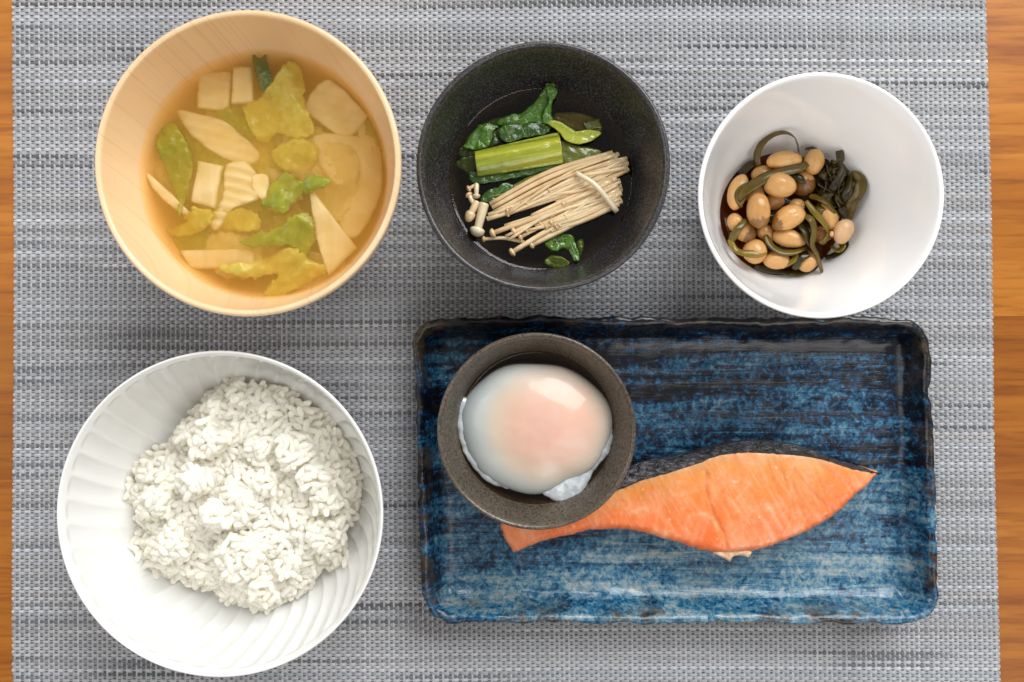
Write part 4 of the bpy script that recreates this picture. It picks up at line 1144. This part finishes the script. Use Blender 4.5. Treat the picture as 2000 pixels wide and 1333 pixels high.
#            inset, z, edge
pprof = [(26, PZ, 0), (24, PZ, 0), (14, PZ, 0), (11, PZ+0.6, 0), (6, PZ+5.5, .2), (2.2, PZ+13.0, .5), (0.4, PZ+17.8, .8), (0.0, PZ+19.4, 1), (0.4, PZ+20.6, 1), (1.6, PZ+21.2, 1), (2.9, PZ+20.8, 1), (3.9, PZ+19.6, .95),
         (5.0, PZ+16.8, .62), (6.6, PZ+13.0, .42), (8.8, PZ+9.8, .25), (12, PZ+8.0, .10), (16, PZ+7.3, 0.03), (22, PZ+7.05, 0), (30, PZ+7.0, 0), (40, PZ+6.95, 0), (50, PZ+6.95, 0), (58, PZ+6.95, 0), (64.5, PZ+6.95, 0)]
V = []; E = []
pp = dens([(a, b, c*10) for a, b, c in pprof], 76)
for (ins, z, e) in pp:
    e /= 10
    for j in range(NP):
        t = j/NP
        x, y = rrect(min(max(ins, 0), HB-1.0), t)
        an = t*2*math.pi
        kx, ky = math.cos(an)*3, math.sin(an)*3
        wv = (1.0*nz(x*0.045, y*0.045, 2.0)+0.55*nz(x*0.16, y*0.16, 6.0)+0.25*nz(x*0.4, y*0.4, 1.0))
        near = math.exp(-max(ins, 0)/9.0)
        dx, dy = x/HA, y/HB
        nl = math.hypot(dx, dy)+1e-6
        m_ = max(abs(dx), abs(dy))
        x2 = x+wv*near*1.9*(1 if abs(dx) > abs(dy)*0.9 else 0.25)*math.copysign(1, x)
        y2 = y+wv*near*1.9*(1 if abs(dy) > abs(dx)*0.9 else 0.25)*math.copysign(1, y)
        z2 = z+near*(0.7*nz(x*0.06, y*0.06, 9.0)+0.35*nz(x*0.2, y*0.2, 4.0))*(1 if z > PZ+5 else 0)
        if e < 0.12 and z > PZ+4: z2 += 0.12*nz(x*0.03, y*0.25, 3.0)
        sl = math.exp(-((ins-7.5)/4.5)**2)*(1 if z > PZ+6.5 else 0)
        z2 += sl*(0.9*nz(x*0.09, y*0.09, 12.0)+0.5*nz(x*0.25, y*0.25, 15.0))
        # the corner at lower left is cut straighter
        cc = (-x2/HA)+(-y2/HB)
        V.append((pc[0]+x2+(0.03*(-y2)), pc[1]+y2, z2)); E.append(max(0, min(1, e)))
F = fill_quads(len(pp), NP)
F.append(tuple(range(NP))[::-1])
b0 = (len(pp)-1)*NP; F.append(tuple(range(b0, b0+NP)))
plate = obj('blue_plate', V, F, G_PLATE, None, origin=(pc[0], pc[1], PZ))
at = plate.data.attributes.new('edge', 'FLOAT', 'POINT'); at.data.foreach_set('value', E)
tag(plate, 'rectangular deep blue glazed plate with wavy dark rim under the salmon', 'plate')
FZ = PZ+7.05

# ------------------------------------------------------------------ salmon fillet
def sp2(pts, z): return np.array([U(a, b, z) for a, b in pts])
top_edge = [(1150, 972), (1210, 961), (1256, 937), (1311, 920), (1362, 904), (1393, 891), (1428, 884), (1467, 882), (1525, 885), (1584, 891), (1623, 900), (1662, 913), (1701, 921), (1716, 924)]
low_edge = [(1711, 936), (1697, 953), (1670, 975), (1639, 1006), (1600, 1031), (1568, 1047), (1533, 1060), (1498, 1073), (1467, 1078), (1440, 1082), (1397, 1082), (1358, 1075), (1331, 1064), (1292, 1054), (1252, 1043), (1213, 1039), (1175, 1040), (1147, 1043), (1116, 1053), (1069, 1064), (1038, 1076), (1007, 1089), (994, 1077), (982, 1051), (978, 1030), (1000, 1005), (1060, 988)]
SZT = 28.0
allp = top_edge+low_edge
out = poly_smooth(sp2(allp, SZT), 420)
out = out+np.array([(0.35*nz(p[0]*0.5, p[1]*0.5, 1)+0.3*nz(p[0]*1.6, p[1]*1.6, 3), 0.35*nz(p[1]*0.5, p[0]*0.5, 7)+0.45*nz(p[1]*1.4, p[0]*1.4, 9)) for p in out])
te = sp2(top_edge, SZT)
def top_y(x): return float(np.interp(x, te[:, 0], te[:, 1]))
lo_pts = sp2(low_edge[:22], SZT)[::-1]
def low_y(x): return float(np.interp(x, lo_pts[:, 0], lo_pts[:, 1]))
def sal_frac(x, y, d=0):
    a, b = top_y(x), low_y(x); return max(0, min(1, (a-y)/(a-b+1e-6)))
def sal_top(x, y, d):
    xx = (x-20)/140.0
    thin = 1-0.34*max(0, min(1, (70-x)/70))             # thinner belly end under the cup
    h = FZ+(SZT-FZ)*thin
    h += 0.9*fbm(x*0.035, y*0.035, 5.0)
    h -= 3.2*math.exp(-d/1.3)*(0.25+0.75*sal_frac(x, y))
    h -= 1.6*math.exp(-((x-85-0.35*(y+75))/3.0)**2)*sal_frac(x, y)      # centre seam
    # flake grooves fan out on the back half
    if False:
        ph = (x-88)+0.55*(y+60)*(1.0+0.006*(x-88))
        g = abs(((ph/7.2+0.25*nz(x*.06, y*.06, 3)) % 1.0)-0.5)*2
        h -= 0.38*max(0, (g-0.80)/0.20)*min(1, (x-88)/10)*min(1, d/3)
    elif False:
        ph = math.hypot(x-78, (y+92)*1.2)
        g = abs(((ph/6.5+0.3*nz(x*.07, y*.07, 3)) % 1.0)-0.5)*2
        h -= 0.30*max(0, (g-0.82)/0.18)*min(1, d/3)
    h += 0.18*fbm(x*0.5, y*0.5, 2.0)
    return h
def zpx(L): return [dens([(*q, 0) for q in sp2([(960+a/2.564, 840+b/2.564) for a, b in l], SZT)], 70)[:, :2] for l in L]
SEAM = zpx([[(1075, 225), (1068, 290), (1100, 400), (1135, 470), (1165, 540), (1172, 592)]])
FAT = zpx([[(985, 520), (970, 470), (1000, 430), (1060, 420), (1110, 445), (1130, 500)], [(870, 545), (860, 500), (882, 465)], [(1230, 340), (1300, 440), (1340, 520), (1352, 590)],
           [(1290, 390), (1370, 470), (1420, 560)], [(1320, 300), (1400, 400), (1452, 492)], [(1170, 250), (1240, 240), (1300, 280)], [(660, 345), (690, 370), (680, 402)], [(1440, 330), (1500, 440), (1530, 520)],
           [(1190, 350), (1240, 430), (1262, 520)], [(900, 330), (960, 320), (1020, 300)], [(700, 420), (760, 400), (830, 410)], [(520, 450), (530, 490), (500, 520)], [(150, 520), (160, 560), (140, 600)], [(200, 500), (205, 540), (215, 570)]])
GRV = zpx([[(1510, 195), (1500, 250), (1530, 340), (1560, 430), (1592, 505)], [(1510, 198), (1580, 290), (1660, 370), (1722, 425)], [(1440, 180), (1470, 260), (1500, 350), (1520, 430)],
           [(1590, 225), (1680, 310), (1762, 385)], [(1680, 215), (1780, 300), (1835, 338)], [(1380, 150), (1402, 250), (1440, 330)], [(1310, 140), (1330, 210), (1380, 300)], [(1640, 175), (1720, 230), (1800, 290)]])
def gline(LL, x, y, w_):
    best = 1e9
    for l in LL:
        d2 = ((l[:, 0]-x)**2+(l[:, 1]-y)**2).min()
        if d2 < best: best = d2
    return math.exp(-best/(w_*w_))
_st = sal_top
def sal_top(x, y, d):
    return _st(x, y, d)-0.40*gline(GRV, x, y, 0.9)-0.8*gline(SEAM, x, y, 1.0)+0.12*gline(FAT, x, y, 0.7)
fil = empty('salmon_fillet', (90, -65, FZ))
tag(fil, 'grilled orange salmon fillet with dark skin edge on the blue plate', 'salmon')
fl = slab('flesh', out, sal_top, lambda x, y, d: FZ-0.1+1.2*math.exp(-d/2.0), 0.8, SALMON, parent=fil, attr=lambda x, y, d: sal_frac(x, y))
fw = np.array(WL(fil)); cc_ = [(v.co.x/MM+fw[0], v.co.y/MM+fw[1]) for v in fl.data.vertices]
for nm, LL, w_ in (('fat', FAT, 1.0), ('groove', GRV+SEAM, 0.85)):
    at = fl.data.attributes.new(nm, 'FLOAT', 'POINT'); at.data.foreach_set('value', [gline(LL, x, y, w_) for x, y in cc_])
# skin: strip from the top cut edge bulging outwards and down to the plate
skin_out = [(1150, 962), (1200, 930), (1241, 903), (1311, 891), (1370, 877), (1408, 864), (1447, 857), (1506, 857), (1564, 866), (1623, 890), (1681, 908), (1718, 920)]
so = dens([(*q, 0) for q in sp2(skin_out, 21)], 90)[:, :2]+np.array((0, -0.9))
ti = dens([(*q, 0) for q in te[1:]], 90)[:, :2]
ti[:14] = np.linspace(te[0], ti[14], 14, endpoint=False)*0.5+ti[:14]*0.5
V = []
K = 9
for i in range(90):
    a = ti[i]; b = so[i]
    zt = sal_top(a[0], a[1]-0.6, 0.8)+0.5
    for k in range(K):
        f = k/(K-1)
        # quarter round then tuck in under
        if f < 0.7:
            g = f/0.7; w_ = math.sin(g*math.pi/2)
            zz = zt-(zt-20.5)*(1-math.cos(g*math.pi/2))
        else:
            g = (f-0.7)/0.3; w_ = 1-0.35*g; zz = 20.5-(20.5-FZ)*g
        p = a*(1-w_)+b*w_
        p = p+0.25*np.array((nz(a[0]*.5, k*.8, 2), nz(a[0]*.5, k*.8, 5)))
        V.append((p[0], p[1], zz+0.22*nz(a[0]*0.7, k*1.1, 9)))
    for k in range(K-1, -1, -1):
        q = V[i*2*K+k]; V.append((q[0], q[1]-0.9, q[2]-0.7 if k < K-1 else q[2]))
F = fill_quads(90, 2*K); F.append(tuple(range(2*K))[::-1]); F.append(tuple(89*2*K+i for i in range(2*K)))
sk = obj('skin', V, F, SKIN, fil); sk['label'] = 'crinkled black and silver skin along the edge'
# backbone scrap
bm_ = M('fish_bone', Roughness=0.4); bm_.set('Base Color', bm_.ramp(bm_.noise(bm_.co(), 300, 3), [(0.35, (0.60, 0.36, 0.20)), (0.65, (0.78, 0.60, 0.44))])); bm_.sss(0.4, (1, .7, .5), 0.002)
bo = poly_smooth(sp2([(1392, 1078), (1420, 1072), (1450, 1068), (1466, 1076), (1461, 1088), (1452, 1085), (1438, 1084), (1430, 1087), (1424, 1095), (1412, 1089)], 24), 50)
slab('bone', bo, lambda x, y, d: 26.0-0.9*math.exp(-d/0.5)+0.4*fbm(x*.6, y*.6, 3), lambda x, y, d: 20.5, 0.6, bm_.m, parent=fil)

# ------------------------------------------------------------------ egg cup bowl
EC = (9.9, -36.2)
Z0 = FZ+0.05
prof = [(0.5, Z0+1), (13, Z0+1), (14.5, Z0), (16.5, Z0), (17.5, Z0+1), (18, Z0+3.5), (21, Z0+6), (26, 17.5), (31, 27), (35.5, 38), (38.7, 45.6), (39.7, 47.2),
        (39.8, 47.9), (39.3, 48.5), (38.5, 48.4), (37.6, 47.3), (36.2, 43.6), (33.8, 38), (30.5, 30), (25, 21.5), (17, 16), (0.5, 14.5)]
prof = [tuple(p) for p in dens(prof, 80)]
o = lathe('small_bowl', prof, *EC, G_BROWN, n=150, origin=(*EC, Z0), fn=lambda i, r, z, a: (r+0.2*math.sin(2*a+2)*(r/40), z+0.12*math.sin(3*a)))
tag(o, 'small dark brown stoneware bowl standing on the blue plate with an egg', 'bowl')
sp_ = [(0.3, 33.6), (16, 33.6), (30, 33.6), (31.4, 33.75), (32.2, 34.1), (32.8, 33.9), (31.2, 30), (25.8, 21.2), (17, 15.4), (0.3, 14)]
o = lathe('egg_broth', sp_, *EC, EBROTH, n=100, origin=(*EC, 15))
tag(o, 'little brown broth around the egg in the small dark bowl', 'broth')
# egg
ec = U(1046, 836, 35)
NA, NRr = 96, 34
V = [(ec[0], ec[1], 0)]; g = []
yc = U(1075, 830, 38)
def egg_r(a):
    c, s = math.cos(a), math.sin(a)
    r = 1/math.sqrt((c/32.6)**2+(s/27.8)**2)
    r *= 1+0.02*math.sin(3*a+0.6)+0.012*math.sin(7*a)-0.045*math.exp(-((a-5.3)/0.25)**2)
    return r
def egg_z(f, x, y):
    dome = 31.5+10.5*(max(0, 1-f**2.6))**0.55
    dome += 2.3*math.exp(-(((x-yc[0])/15)**2+((y-yc[1])/13)**2))
    dome += 0.5*fbm(x*0.07, y*0.07, 3.0)*(1-f)
    return dome
V = []; 
for i in range(NRr+1):
    f = (i/NRr)**0.8
    for j in range(NA):
        a = 2*math.pi*j/NA
        r = egg_r(a)*f if i else 0.02
        x, y = ec[0]+r*math.cos(a), ec[1]+r*math.sin(a)
        V.append((x, y, egg_z(f, x, y)))
        q = math.hypot((x-yc[0])/27.5, (y-yc[1])/25.5)
        g.append(max(0, min(1, 1.25-q)))
for i, (ff, zz) in enumerate(((0.96, 29.5), (0.80, 26), (0.5, 23.5), (0.02, 23))):
    for j in range(NA):
        a = 2*math.pi*j/NA; r = min(egg_r(a)*ff, 27 if ff < .9 else 40)
        V.append((ec[0]+r*math.cos(a), ec[1]+r*math.sin(a), zz)); g.append(0)
nrr = NRr+5
F = fill_quads(nrr, NA)
F.append(tuple(range(NA))[::-1]); b0 = (nrr-1)*NA; F.append(tuple(range(b0, b0+NA)))
eg = obj('poached_egg', V, [f[::-1] for f in F], EGG, None, origin=(ec[0], ec[1], 23))
at = eg.data.attributes.new('edge', 'FLOAT', 'POINT'); at.data.foreach_set('value', g)
tag(eg, 'soft poached egg with pinkish yolk showing through cloudy white', 'egg')
for pts, z in (([(1052, 955), (1070, 930), (1105, 905), (1140, 890), (1175, 850), (1196, 838), (1197, 862), (1186, 890), (1166, 912), (1150, 940), (1142, 965), (1115, 982), (1080, 977)], 33.9),
               ([(892, 820), (900, 775), (925, 790), (925, 850), (945, 890), (985, 925), (1000, 955), (965, 948), (940, 930), (918, 905), (900, 870)], 33.8)):
    P = poly_smooth(sp2(pts, z), 50)
    P = P+np.array([(0.5*nz(p[0]*0.5, p[1]*0.5, 1), 0.5*nz(p[1]*0.5, p[0]*0.5, 7)) for p in P])
    slab('loose_white', P, lambda x, y, d, z=z: z+1.4*(1-math.exp(-d/2.0))+0.9*fbm(x*0.16, y*0.16, z), lambda x, y, d, z=z: z-2.0, 0.9, WISP, parent=eg)
